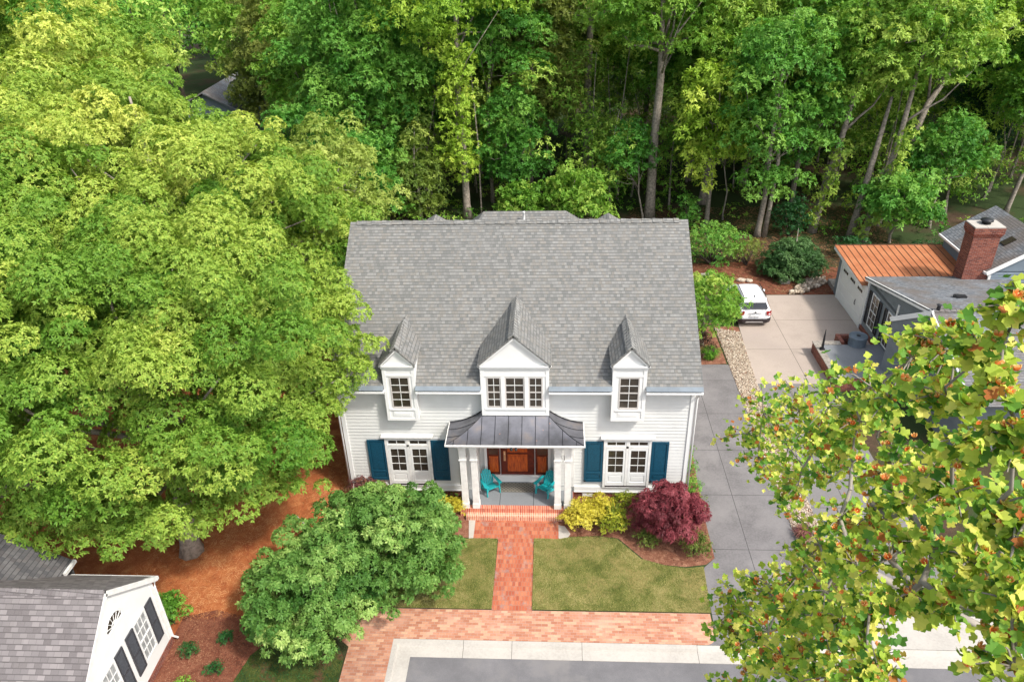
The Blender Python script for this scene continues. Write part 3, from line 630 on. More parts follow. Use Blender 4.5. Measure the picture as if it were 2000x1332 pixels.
# --- french doors and shutters
def french(x0, x1):
    f = MB(); y = -.065; xm = (x0 + x1) / 2
    f.box(x0 - .09, x0, y - .05, 0, .62, 2.86); f.box(x1, x1 + .09, y - .05, 0, .62, 2.86); f.box(x0, x1, y - .05, 0, 2.78, 2.86)
    f.box(x0 - .13, x1 + .13, y - .07, 0, 2.86, 2.93); f.box(x0 - .20, x1 + .20, y - .14, 0, 2.93, 2.98)
    f.box(x0, x1, y - .045, 0, 2.47, 2.57); f.box(xm - .05, xm + .05, y - .045, 0, .72, 2.78); f.box(x0, x1, y - .06, 0, .62, .655)
    P_ = f.build('french_door_frame', M['white_worn'], H, bevel=.004)
    th_ = MB(); th_.box(x0, x1, y - .055, -.026, .656, .705); th_.build('threshold', M['clad'], P_)
    tg = MB()
    for a, c in ((x0, xm - .05), (xm + .05, x1)): tg.box(a + .04, c - .04, y - .012, y, 2.60, 2.75)
    tg.build('transom_pane', M['glass'], P_)
    tb = MB()
    for a, c in ((x0, xm - .05), (xm + .05, x1)): 
        tb.box(a, a + .04, y - .03, -.0265, 2.57, 2.78); tb.box(c - .04, c, y - .03, -.0265, 2.57, 2.78); tb.box((a + c) / 2 - .012, (a + c) / 2 + .012, y - .028, y - .0125, 2.57, 2.78); tb.box(a + .04, c - .04, y - .03, -.0265, 2.57, 2.60); tb.box(a + .04, c - .04, y - .03, -.0265, 2.75, 2.78)
    tb.build('transom_bars', M['white'], P_)
    for a, c in ((x0, xm - .05), (xm + .05, x1)):
        d = MB(); a += .008; c -= .008; g0, g1, h0, h1 = a + .085, c - .075, 1.34, 2.36
        d.box(a, g0, y - .035, -.0265, .715, 2.46); d.box(g1, c, y - .035, -.0265, .715, 2.46); d.box(g0, g1, y - .035, -.0265, h1, 2.46); d.box(g0, g1, y - .035, -.0265, 1.20, h0)
        d.box(g0, g1, y - .035, -.0265, .715, .88); d.box(g0, g1, y - .012, -.0265, .88, 1.20); d.box(g0 + .05, g1 - .05, y - .026, y - .012, .93, 1.15)
        D_ = d.build('french_door', M['door_white'], H, bevel=.003)
        p_ = MB(); p_.box(g0, g1, y - .014, y - .004, h0, h1); p_.build('pane', M['glass'], D_)
        q = MB(); xx = (g0 + g1) / 2; q.box(xx - .008, xx + .008, y - .03, y - .0145, h0, h1)
        for j in (1, 2): zz = h0 + (h1 - h0) * j / 3; q.box(g0, g1, y - .031, y - .0143, zz - .008, zz + .008)
        q.build('glazing_bars', M['white'], D_)
french(-4.76, -3.24); french(3.31, 4.85)
def shutter(x0, x1, parent, z0=.88, z1=2.76, mat=M['shutter'], y=-.055, mid=1.30):
    s_ = MB(); t = .075
    s_.box(x0, x0 + t, y - .045, y, z0, z1); s_.box(x1 - t, x1, y - .045, y, z0, z1)
    for a, c in ((z0, z0 + .12), (mid - .05, mid + .05), (z1 - .09, z1)): s_.box(x0 + t, x1 - t, y - .045, y, a, c)
    for a, c in ((z0 + .12, mid - .05), (mid + .05, z1 - .09)): s_.box(x0 + t, x1 - t, y - .02, y, a, c); s_.box(x0 + t + .045, x1 - t - .045, y - .034, y - .02, a + .05, c - .05)
    o = s_.build('shutter', mat, parent, bevel=.003)
    h_ = MB(); h_.box(x0 + .02, x0 + .07, y - .07, y - .045, z0 + .02, z0 + .09); h_.build('shutter_dog', M['black'], o)
for a, c in ((-5.52, -4.86), (-3.14, -2.50), (2.52, 3.20), (4.96, 5.58)): shutter(a, c, H)

# --- entrance
en = MB(); yd = .55
for a, c in ((-.62, .66),): en.box(a, c, yd - .05, yd, .70, 2.85)
D_ = en.build('front_door', M['wood_dark'], H)
pn = MB(); pn.box(-.36, .40, yd - .075, yd - .05, .88, 1.70); pn.box(-.30, .34, yd - .09, yd - .075, .94, 1.64); pn.box(-.36, .40, yd - .075, yd - .05, 1.80, 2.70); pn.box(-.30, .34, yd - .088, yd - .075, 1.86, 2.6); pn.build('door_panel', M['wood'], D_, bevel=.01)
hn = MB(); hn.tube([(-.47, yd - .06, 1.45), (-.47, yd - .11, 1.50), (-.47, yd - .11, 1.72), (-.47, yd - .06, 1.78)], .018, 8); hn.box(-.51, -.43, yd - .07, yd - .05, 1.38, 1.84); hn.build('handle', M['brass'], D_)
for a, c in ((-1.14, -.66), (.70, 1.18)):
    sd = MB(); sd.box(a, c, yd - .05, yd, .70, 2.85); s_ = sd.build('sidelight', M['wood_dark'], H)
    p_ = MB(); p_.box(a + .08, c - .06, yd - .075, yd - .05, .84, 1.60); p_.box(a + .13, c - .11, yd - .09, yd - .075, .90, 1.54); p_.build('sidelight_panel', M['wood'], s_, bevel=.01)
    p_ = MB(); p_.box(a + .07, c - .05, yd - .062, yd - .0505, 1.68, 2.7); p_.build('sidelight_pane', M['glass'], s_)
dt = MB(); dt.box(-1.25, -1.14, yd - .07, yd + .01, .36, 2.95); dt.box(1.18, 1.29, yd - .07, yd + .01, .36, 2.95); dt.box(-1.14, 1.18, yd - .08, yd + .01, .36, .68); dt.box(-1.14, 1.18, yd - .14, yd + .01, .64, .70)
dt.build('door_surround', M['white'], H, bevel=.004)
po = MB(); po.box(-2.06, 2.12, -.86, 0, .1, .362); po.box(-1.40, 1.40, 0, .56, .1, .362); po.build('porch_floor', M['porch_floor'], H)
ps = MB(); ps.box(-2.08, 2.14, -1.06, -.862, .0, .366); ps.box(-2.08, -2.062, -.862, -.03, 0, .36); ps.box(2.122, 2.14, -.862, -.03, 0, .36); 
ps2 = MB(); ps2.box(-1.84, 1.70, -1.30, -1.062, 0, .19); ps2.build('lower_step', M['brick_step2'], H)
ps.build('porch_edge', M['brick_step'], H)
def column(x, y=-.93):
    c = MB(); 
    def fr(w0, w1, z0, z1):
        h0, h1 = w0 / 2, w1 / 2
        c.add([(x - h0, y - h0, z0), (x + h0, y - h0, z0), (x + h0, y + h0, z0), (x - h0, y + h0, z0), (x - h1, y - h1, z1), (x + h1, y - h1, z1), (x + h1, y + h1, z1), (x - h1, y + h1, z1)],
              [(3, 2, 1, 0), (4, 5, 6, 7), (0, 1, 5, 4), (1, 2, 6, 5), (2, 3, 7, 6), (3, 0, 4, 7)])
    fr(.27, .27, .367, .60); fr(.235, .215, .60, 2.60); fr(.29, .29, 2.60, 2.66); fr(.25, .25, 2.66, 3.1); fr(.29, .29, 3.1, 3.2)
    c.build('porch_column', M['white_worn'], H, bevel=.006)
for x in (-1.86, -1.465, 1.54, 1.90): column(x)
bm_ = MB(); bm_.box(-2.12, 2.18, -1.08, -.78, 3.2, 3.42); bm_.box(-2.12, -1.85, -.78, -.03, 3.2, 3.42); bm_.box(1.9, 2.18, -.78, -.03, 3.2, 3.42); bm_.box(-1.85, 1.9, -.78, -.03, 3.36, 3.42)
bm_.box(-2.34, 2.42, -1.34, -.03, 3.421, 3.50); bm_.box(-2.40, 2.48, -1.42, -.03, 3.50, 3.565)
for sx, x0 in ((-1, -2.02), (1, 2.08)): bm_.box(x0 - .07, x0 + .07, -.09, -.027, .62, 3.2)
bm_.build('porch_beam', M['white_worn'], H, bevel=.008)
pr = MB(); K = 10; XE0, XE1, XT0, XT1 = -2.36, 2.44, -1.17, 1.24; zf = lambda t: 3.57 + .49 * t ** 1.9
P_ = []
for i in range(K + 1):
    t = i / K; y = -1.39 + 1.04 * t; a = XE0 + (XT0 - XE0) * t; c = XE1 + (XT1 - XE1) * t; P_.append((a, c, y, zf(t)))
for i in range(K):
    a, b_ = P_[i], P_[i + 1]
    pr.add([(a[0], a[2], a[3]), (a[1], a[2], a[3]), (b_[1], b_[2], b_[3]), (b_[0], b_[2], b_[3])], [(0, 1, 2, 3)])
    pr.add([(a[0], -.03, a[3]), (a[0], a[2], a[3]), (b_[0], b_[2], b_[3]), (b_[0], -.03, b_[3])], [(0, 1, 2, 3)])
    pr.add([(a[1], -.03, a[3]), (a[1], a[2], a[3]), (b_[1], b_[2], b_[3]), (b_[1], -.03, b_[3])], [(3, 2, 1, 0)])
pr.box(XT0, XT1, -.35, -.03, 3.9, 4.059)
PR = pr.build('porch_roof', M['copper'], H)
sm = MB()
x = -2.10
while x < 2.3:
    t1 = 1. if XT0 <= x <= XT1 else ((x - XE0) / (XT0 - XE0) if x < XT0 else (XE1 - x) / (XE1 - XT1))
    ks = [j / 8 * t1 for j in range(9)]; sm.tube([(x, -1.39 + 1.04 * t, zf(t) + .006) for t in ks], .011, 5); x += .475
for s, X in ((0, (XE0, XT0)), (1, (XE1, XT1))):
    sm.tube([(X[0] + (X[1] - X[0]) * t, -1.39 + 1.04 * t, zf(t) + .008) for t in np.linspace(0, 1, 9)], .015, 5)
    for y in (-.95, -.5):
        t1 = (y + 1.39) / 1.04; t1 = min(t1, 1.)
        sm.tube([(X[0] + (X[1] - X[0]) * t, y, zf(t) + .006) for t in np.linspace(0, t1, 6)], .011, 5)
    sm.tube([(X[0] + (X[1] - X[0]) * t, -.045, zf(t) + .02) for t in np.linspace(0, 1, 9)], .02, 5)
sm.build('roof_seam', M['grey_metal'] if False else M['black'], PR)

for x in (-.08, .08): q_ = MB(); q_.lathe((x, -1.36, 3.33), [(.05, 0), (.06, .06), (.03, .10)], 8); q_.build('flood_light', M['black'], H)
for x in (-6.40, 6.40):
    q_ = MB(); q_.tube([(x, -.46, 5.12), (x, -.42, 5.0), (x, -.10, 4.75), (x, -.085, 4.6), (x, -.085, .3)], .035, 8); q_.build('downspout', M['white'], H, smooth=True)
# --- things on the porch
def chair(loc, rz, label):
    t = thing('adirondack_chair', label, 'chair', loc, rz, 'teal chairs on the porch', local=True); t.scale = (.86, .86, .86)    # faces local +x
    m_ = M['teal']
    s_ = MB()
    for i in range(5):
        x = .33 - i * .095; s_.obox((x, 0, .36 - i * .028), (.082, .50, .022), Matrix.Rotation(math.radians(-16) * -1, 3, 'Y') if False else Matrix.Rotation(math.radians(16) * -1 * -1, 3, 'Y').inverted())
    s_.build('seat', m_, t, bevel=.004)
    b_ = MB(); rot = Matrix.Rotation(math.radians(-24), 3, 'Y')
    for j in range(5):
        y = (j - 2) * .098; h_ = .74 - abs(j - 2) ** 2 * .03; b_.obox(Vector((-.14, y, .22)) + rot @ Vector((0, 0, h_ / 2)), (.022, .084, h_), rot)
    b_.obox(Vector((-.14, 0, .22)) + rot @ Vector((-.02, 0, .48)), (.02, .48, .06), rot)
    b_.build('backrest', m_, t, bevel=.008)
    for s in (-1, 1):
        a = MB(); a.prism([(.42, s * .25, .55), (.42, s * .40, .55), (.34, s * .42, .55), (-.30, s * .36, .55), (-.34, s * .28, .55), (-.1, s * .27, .55)], (0, 0, .025)); a.build('armrest', m_, t, bevel=.004)
        l = MB(); l.beam((.36, s * .31, .0), (.32, s * .31, .55), .035, .09, up=(1, 0, 0)); l.build('leg', m_, t)
        l = MB(); l.beam((.38, s * .27, .34), (-.42, s * .27, .02), .03, .11); l.beam((-.26, s * .29, .2), (-.30, s * .31, .55), .03, .05, up=(1, 0, 0)); l.build('rear_leg', m_, t)
    return t
ch1 = chair((-1.04, -.02, .362), math.radians(-58), 'teal slatted armchair left of the front door mat, fully in view beside the columns')
ch2 = chair((1.12, -.06, .362), math.radians(-122), 'teal slatted armchair right of the front door mat, partly behind a porch column')
rg = MB(); rg.box(-.66, .64, -.14, .40, .364, .376); tag(rg.build('doormat', M['rug']), 'dark woven mat with a lattice pattern in front of the wooden door', 'doormat')

# ================================================================== neighbour's house, lower left
NL = thing('neighbour_house', 'low white house with mauve grey roof and fanlight gable in the lower left corner', 'house', (-14, -8.75, 0))
xg = -10.5; ya, yb_, yr_ = -6.9, -10.7, -8.78; ez, rz_ = 2.80, 4.33
nw = MB(); nw.prism([(xg, ya, .3), (xg, ya, ez), (xg, yr_, rz_ - .06), (xg, yb_, ez), (xg, yb_, .3)], (-9.5, 0, 0)); nw.box(-20, -13.3, -6.55, -6.95, .3, 2.9)
nw.build('wall', M['white'], NL)
nf = MB(); nf.box(-20, xg + .02, yb_, ya + .02, -.05, .3); nf.build('foundation', M['brick_wall'], NL)
nr = MB()
for yy, ov in ((ya, .12), (yb_, -.12)):
    slp = (rz_ - ez) / abs(yr_ - yy); ze_ = ez - slp * .12
    slab(nr, [(xg + .12, yy + ov, ze_ + .1), (-21, yy + ov, ze_ + .1), (-21, yr_, rz_ + .1), (xg + .12, yr_, rz_ + .1)], .09)
NR = nr.build('roof', [M['shingle_w']], NL)
n2 = MB(); slab(n2, [(-13.05, -6.40, 3.02), (-17.2, -6.40, 5.3), (-17.2, -9.2, 5.3), (-13.05, -9.2, 3.02)], .09); slab(n2, [(-21, -6.40, 3.2), (-17.2, -6.40, 5.3), (-17.2, -9.2, 5.3), (-21, -9.2, 3.2)], .09)
n2.prism([(-13.1, -6.5, 2.95), (-17.2, -6.5, 5.2), (-21, -6.5, 3.1), (-21, -6.5, .3), (-13.1, -6.5, .3)], (0, .02, 0))
n2.build('wing_roof', M['shingle_d'], NL)
n3 = MB()
for i in range(44):
    x = xg + .1 - i * .235
    for s in (-1, 1): slab(n3, [(x, yr_, rz_ + .14), (x - .235, yr_, rz_ + .125), (x - .235, yr_ + s * .14, rz_ + .125 - .11), (x, yr_ + s * .14, rz_ + .14 - .11)], .015)
n3.build('ridge_cap', M['shingle_w'], NR)
n4 = MB(); n4.beam((xg + .08, ya + .12, ez - .09), (xg + .08, yr_, rz_ - .01), .10, .15); n4.beam((xg + .08, yb_ - .12, ez - .09), (xg + .08, yr_, rz_ - .01), .10, .15); n4.box(xg - .02, xg + .015, ya - .12, ya + .01, .3, 2.7)
n4.box(-13.05, xg + .13, ya + .12, ya + .22, 2.62, 2.72); n4.tube([(xg + .04, ya + .1, 2.62), (xg + .04, ya + .03, 2.45), (xg + .04, ya + .03, .3), (xg + .12, ya + .12, .12)], .035, 8); n4.beam((-13.0, -6.40, 2.99), (-13.0, -6.95, 2.99), .09, .10)
n4.build('gutter', M['white_worn'], NL)
def sidewin(y0, y1, z0, z1, parent, x, sgn, mat=M['blind'], fr=M['white'], cols=3, rows=4):
    f = MB(); e = .04 * sgn
    X = sorted((x, x + e)); 
    f.box(X[0], X[1], y0 - .06, y0, z0 - .06, z1 + .06); f.box(X[0], X[1], y1, y1 + .06, z0 - .06, z1 + .06); f.box(X[0], X[1], y0, y1, z1, z1 + .06); f.box(X[0], X[1], y0, y1, z0 - .06, z0); f.box(X[0], X[1], y0, y1, (z0 + z1) / 2 - .02, (z0 + z1) / 2 + .02)
    w_ = f.build('window', fr, parent)
    g_ = MB(); X = sorted((x + .008 * sgn, x + .014 * sgn)); g_.box(X[0], X[1], y0, y1, z0, z1); g_.build('pane', mat, w_)
    g_ = MB(); X = sorted((x + .015 * sgn, x + .028 * sgn))
    for i in range(1, cols): yy = y0 + (y1 - y0) * i / cols; g_.box(X[0], X[1], yy - .01, yy + .01, z0, z1)
    for i in range(1, rows): zz = z0 + (z1 - z0) * i / rows; g_.box(X[0], X[1] + .001, y0, y1, zz - .01, zz + .01)
    g_.build('glazing_bars', fr, w_)
def sideshut(y0, y1, z0, z1, parent, x, sgn, mat):
    s_ = MB(); X = lambda a, c: sorted((x + a * sgn, x + c * sgn)); t = .045; zm = z0 + (z1 - z0) * .48
    a, c = X(.005, .045); s_.box(a, c, y0, y0 + t, z0, z1); s_.box(a, c, y1 - t, y1, z0, z1)
    for q in ((z0, z0 + .07), (zm - .03, zm + .03), (z1 - .06, z1)): s_.box(a, c, y0 + t, y1 - t, q[0], q[1])
    nl = 26
    for i in range(nl):
        zz = z0 + .07 + (z1 - z0 - .13) * (i + .5) / nl
        if abs(zz - zm) < .04: continue
        a, c = X(.012, .034); s_.add([(c, y0 + t, zz - .022), (c, y1 - t, zz - .022), (a, y1 - t, zz + .022), (a, y0 + t, zz + .022)], [(0, 1, 2, 3)])
    s_.build('shutter', mat, parent)
for a, c in ((-7.56, -7.18), (-8.68, -8.28), (-9.28, -8.88), (-10.3, -9.98)): sideshut(a, c, .80, 2.38, NL, xg, 1, M['dark_shutter'])
for a, c in ((-8.20, -7.64), (-9.92, -9.36)): sidewin(a, c, .90, 2.34, NL, xg, 1)
fn = MB(); cy_, cz_, R_ = -8.80, 3.12, .40
fn.add([(xg + .012, cy_, cz_)] + [(xg + .012, cy_ + R_ * math.cos(t), cz_ + R_ * math.sin(t)) for t in np.linspace(0, math.pi, 15)], [list(range(16))])
FN = fn.build('fanlight', M['glass'], NL)
fb = MB(); fb.tube([(xg + .02, cy_ + R_ * math.cos(t), cz_ + R_ * math.sin(t)) for t in np.linspace(0, math.pi, 15)], .03, 6); fb.tube([(xg + .02, cy_ - R_, cz_), (xg + .02, cy_ + R_, cz_)], .03, 6)
for t in np.linspace(0, math.pi, 8)[1:-1]: fb.tube([(xg + .02, cy_, cz_), (xg + .02, cy_ + R_ * math.cos(t), cz_ + R_ * math.sin(t))], .011, 5)
fb.tube([(xg + .02, cy_ + .14 * math.cos(t), cz_ + .14 * math.sin(t)) for t in np.linspace(0, math.pi, 9)], .011, 5)
fb.build('fanlight_bars', M['white'], FN)

# ================================================================== neighbour's house, right
NG = thing('grey_house', 'grey clapboard house with orange metal garage roof and tall brick chimney at the right edge', 'house', (20, 13, 0))
gw = MB()
gw.box(17.5, 22.9, 13.5, 17.6, 0, 2.45); clap(gw, (17.49, 17.6), (17.49, 16.95), .1, 2.45, (-1, 0))
gw.prism([(17.5, 13.35, 0), (17.5, 13.35, 2.72), (17.5, 6.9, 4.30), (17.5, 2.9, 2.9), (17.5, 2.9, 0)], (6.5, 0, 0))
for i in range(19):
    z = .34 + i * .145; clap(gw, (17.49, 13.3), (17.49, 6.9), z, z + .145, (-1, 0)) if z < 2.7 else None
for i in range(12):
    z = 2.66 + i * .145; yy = 13.3 - (z + .12 - 2.72) / .245; 
    if yy > 7.2: clap(gw, (17.49, yy), (17.49, 6.9), z, z + .145, (-1, 0))
gw.prism([(17.45, 6.75, 0), (16.66, 8.5, 0), (16.66, 8.5, 3.08), (17.45, 6.75, 4.3)], (.5, .25, 0))
gw.build('wall', M['clapgrey'], NG)
gb = MB(); gb.box(17.45, 17.5, 9, 13.3, -.02, .33); gb.build('foundation', M['brick_wall'], NG)
gt = MB()
gt.beam((17.36, 13.62, 2.78), (17.36, 6.9, 4.36), .06, .2); gt.beam((17.36, 2.4, 2.72), (17.36, 6.9, 4.36), .06, .2); gt.box(17.42, 17.5, 13.22, 13.38, .33, 2.7); gt.box(17.42, 17.47, 13.42, 13.56, .0, 2.4); gt.box(17.42, 17.47, 16.95, 17.12, .0, 2.4); gt.box(17.42, 17.47, 13.56, 16.95, 2.16, 2.4)
gt.beam((17.22, 17.98, 2.66), (17.22, 13.6, 2.34), .06, .17); gt.beam((17.38, 6.75, 4.42), (16.6, 8.55, 3.16), .12, .2)
gt.box(17.44, 17.5, 9.75, 9.9, .33, 3.2)
gt.build('trim', M['white'], NG)
gd = MB(); gd.box(17.44, 17.468, 13.57, 16.94, .03, 2.14)
for i in range(4): gd.box(17.432, 17.44, 13.6, 16.9, .06 + i * .53, .56 + i * .53)
GD = gd.build('garage_door', M['door_white'], NG)
for i in range(3):
    for j in range(3): gp = MB(); y = 13.85 + i * 1.08 + j * .23; gp.box(17.424, 17.431, y, y + .19, 1.82, 1.97); gp.build('door_pane', M['glass'], GD)
gh = MB(); gh.tube([(17.42, 14.4, .9), (17.38, 14.4, .95), (17.38, 14.4, 1.15), (17.42, 14.4, 1.2)], .02, 6); gh.build('handle', M['black'], GD)
go = MB(); slab(go, [(17.2, 18.0, 2.78), (23.0, 18.0, 2.78), (23.0, 13.55, 2.48), (17.2, 13.55, 2.48)], .06); GO = go.build('garage_roof', M['rust_roof'], NG)
gs = MB()
for i in range(16): x = 17.45 + i * .37; gs.beam((x, 18.0, 2.79), (x, 13.55, 2.49), .02, .03)
gs.box(17.19, 22.95, 17.98, 18.02, 2.74, 2.82); gs.build('roof_seam', M['rust_seam'], GO)
gr = MB(); slab(gr, [(17.32, 13.72, 2.84), (24.2, 13.72, 2.84), (24.2, 6.9, 4.46), (17.32, 6.9, 4.46)], .07); slab(gr, [(16.9, 2.35, 2.70), (24.2, 2.35, 2.70), (24.2, 6.9, 4.46), (17.32, 6.9, 4.46)], .07)
GR = gr.build('roof', M['shingle_b'], NG)
gc = MB()
for i in range(28):
    x = 17.4 + i * .24
    for s in (-1, 1): slab(gc, [(x, 6.9, 4.51), (x + .24, 6.9, 4.495), (x + .24, 6.9 + s * .15, 4.455), (x, 6.9 + s * .15, 4.47)], .015)
gc.build('ridge_cap', M['shingle_b'], GR)
gv = MB(); gv.lathe((19.6, 9.2, 3.86), [(.16, 0), (.16, .1), (.2, .1), (.2, .14)], 12); gv.box(19.5, 19.95, 9.05, 9.3, 3.9, 4.02); gv.build('roof_vent', M['black'], NG); gv = MB(); gv.lathe((17.62, 6.9, 4.4), [(.09, 0), (.07, .3), (.12, .32), (.02, .36)], 8); gv.build('roof_vent', M['black'], NG)
gk = MB(); gk.box(22.98, 27.8, 12.95, 17.8, 0, 3.45); gk.prism([(22.98, 12.95, 3.4), (27.8, 12.95, 3.4), (25.3, 12.95, 4.95)], (0, 4.85, 0))
for i in range(14): clap(gk, (22.97, 12.94), (27.8, 12.94), 2. + i * .145, 2.145 + i * .145, (0, -1)) if i < 10 else None
gk.build('block_wall', M['clapgrey2'], NG)
gq = MB(); slab(gq, [(22.78, 17.95, 3.50), (22.78, 12.8, 3.50), (25.3, 12.8, 5.06), (25.3, 17.95, 5.06)], .08); slab(gq, [(27.9, 17.95, 3.50), (27.9, 12.8, 3.50), (25.3, 12.8, 5.06), (25.3, 17.95, 5.06)], .08)
GQ = gq.build('block_roof', M['shingle_b'], NG)
gx = MB(); gx.box(22.68, 22.8, 12.8, 17.95, 3.36, 3.47); gx.beam((22.75, 12.78, 3.40), (25.3, 12.78, 4.96), .06, .2); gx.box(22.94, 23.06, 12.88, 12.95, 1.8, 3.3); gx.build('block_trim', M['white'], GQ)
sk = MB(); sk.obox((24.3, 14.4, 4.46), (.6, .45, .06), Matrix.Rotation(math.atan2(1.56, 2.52), 3, 'Y').inverted()); sk.build('skylight', M['glass'], GQ)
cm = MB(); cm.box(21.74, 23.02, 13.0, 13.85, 2.2, 5.25); cm.box(21.71, 23.05, 12.97, 13.88, 5.25, 5.33); cm.box(21.68, 23.08, 12.94, 13.91, 5.33, 5.41); cm.box(21.65, 23.11, 12.91, 13.94, 5.41, 5.72)
CM = cm.build('chimney', M['brick_wall'], NG)
cs = MB(); cs.box(21.67, 23.09, 12.93, 13.92, 5.725, 5.78); cs.build('chimney_slab', M['kerbc'], CM)
cc = MB(); cc.lathe((22.4, 13.45, 5.78), [(.2, 0), (.2, .12), (.3, .16), (.26, .22), (.05, .28)], 14); cc.build('chimney_cap', M['black'], CM, smooth=True)
for y0, y1 in ((11.82, 12.56),): sidewin(y0, y1, .72, 2.42, NG, 17.47, -1, M['glass'], M['white'], 2, 4)
sidewin(9.95, 10.6, .72, 2.42, NG, 17.47, -1, M['glass'], M['white'], 2, 4)
for y0, y1 in ((12.64, 12.98), (11.4, 11.74), (10.68, 11.0)): sideshut(y0, y1, .68, 2.45, NG, 17.45, -1, M['black'])
mt = MB(); mt.box(17.3, 17.44, 9.3, 9.6, .6, .95); mt.lathe((17.34, 9.45, .95), [(.12, 0), (.12, .1), (.02, .14)], 10); mt.build('meter_box', M['grey_metal'], NG)

# small yard things by the neighbour's pad
ac = thing('air_conditioner', 'round dark air conditioning unit beside the grey clapboard wall', 'air conditioner', (16.35, 10.75, .56))
b_ = MB(); b_.lathe((16.35, 10.75, .56), [(.42, 0), (.42, .06), (.40, .08), (.40, .40), (.44, .42), (.44, .50), (.40, .52), (.36, .50)], 28)
for i in range(36): t = i * math.pi / 18; b_.obox((16.35 + .405 * math.cos(t), 10.75 + .405 * math.sin(t), .8), (.02, .02, .32), Matrix.Rotation(t, 3, 'Z'))
b_.build('casing', M['grey_metal'], ac)
b_ = MB(); b_.lathe((16.35, 10.75, 1.02), [(.35, 0), (.34, .02), (.1, .04), (.02, .05)], 24); b_.build('fan_grille', M['black'], ac)
bw = thing('brick_wall', 'low brick retaining wall with slate coping edging the raised patio', 'wall', (14.4, 9.3, 0))
b_ = MB(); b_.box(14.3, 14.55, 7.4, 11.0, 0, .55); b_.box(14.55, 15.6, 10.75, 11.0, 0, .55); b_.box(14.55, 16, 7.4, 7.65, 0, .55); b_.build('brickwork', M['brick_wall'], bw)
b_ = MB(); b_.box(14.27, 14.6, 7.36, 10.72, .551, .60); b_.box(14.27, 15.6, 10.72, 11.04, .551, .60); b_.build('coping', M['stone_dark'], bw)
b_ = MB(); b_.box(14.56, 17.44, 7.66, 10.74, -.05, .55); tag(b_.build('patio', M['porch_floor']), kind='structure')
b_ = MB(); b_.box(15.62, 15.8, 10.9, 11.7, 0, .62); b_.box(15.82, 16.4, 11.52, 11.7, 0, .62); tag(b_.build('planter_wall', M['brick_wall']), 'short red brick corner wall between the pad and the round unit', 'wall')
gp_ = thing('iron_gate_post', 'dark iron post standing on the corner of the brick retaining wall', 'post', (14.5, 10.2, .6))
b_ = MB(); b_.tube([(14.5, 10.2, .6), (14.5, 10.2, 1.2), (14.5, 10.2, 1.72)], [.07, .05, .015], 8); b_.build('post', M['black'], gp_)
b_ = MB(); b_.box(14.4, 14.6, 10.1, 10.3, .602, .68); b_.box(14.47, 14.53, 10.14, 10.26, .68, 1.0); b_.build('post_foot', M['black'], gp_)
b_ = MB(); b_.box(17.55, 18.6, 17.75, 18.9, 0, .28); tag(b_.build('wooden_landing', M['stone_dark']), 'grey low landing at the far corner of the garage', 'landing')
def rock(loc, s, label, seed, mat=M['stone']):
    import bmesh
    bm = bmesh.new(); bmesh.ops.create_icosphere(bm, subdivisions=2, radius=1); r = random.Random(seed)
    for v in bm.verts: v.co = Vector((v.co.x * s[0], v.co.y * s[1], v.co.z * s[2])) * r.uniform(.82, 1.1)
    me = bpy.data.meshes.new('rock'); bm.to_mesh(me); bm.free(); me.materials.append(mat); o = bpy.data.objects.new('rock', me); COL.objects.link(o); o.location = loc; return tag(o, label, 'rock', 'stones in the mulch behind the car')
rock((12.6, 19.2, .08), (.28, .16, .14), 'left rock of the two in the mulch behind the white car', 3); rock((13.05, 19.15, .07), (.22, .18, .12), 'right rock of the two in the mulch behind the white car', 5)
sb = thing('stone_box', 'pale square stone drain box in the mulch beside the conical evergreen', 'drain box', (15.1, 19.05, 0))
b_ = MB(); b_.box(14.85, 15.35, 18.8, 19.3, 0, .22); b_.box(14.95, 15.25, 18.9, 19.2, .222, .25); b_.build('box', M['kerbc'], sb)
ub = thing('utility_box', 'small grey utility box at the back bed near the house corner', 'utility box', (10.5, 19.4, 0))
b_ = MB(); b_.box(10.3, 10.7, 19.2, 19.6, 0, .3); b_.box(10.27, 10.73, 19.17, 19.63, .301, .35); b_.build('box', M['stone_dark'], ub)
# far house between the trees
FH = thing('far_house', 'distant house with grey gable roof showing between tree crowns at the upper left', 'house', (-30, 50, 0))
b_ = MB(); b_.prism([(-33.3, 46.6, 0), (-26.9, 46.6, 0), (-26.9, 46.6, 4.45), (-30.0, 46.6, 5.85), (-33.3, 46.6, 4.3)], (0, 8, 0)); b_.build('wall', M['clapgrey2'], FH)
b_ = MB(); slab(b_, [(-30.2, 55, 6.2), (-27.3, 55, 4.6), (-26.6, 45.3, 4.6), (-30.0, 46, 6.1)], .12); slab(b_, [(-30.2, 55, 6.2), (-30.0, 46, 6.1), (-33.4, 45.6, 4.4), (-33.2, 55, 4.4)], .12); b_.build('roof', M['shingle_b'], FH)
b_ = MB(); b_.lathe((-28.4, 50.5, 5.0), [(.12, 0), (.1, .5), (.14, .52), (.14, .6)], 8); b_.build('roof_pipe', M['white'], FH)

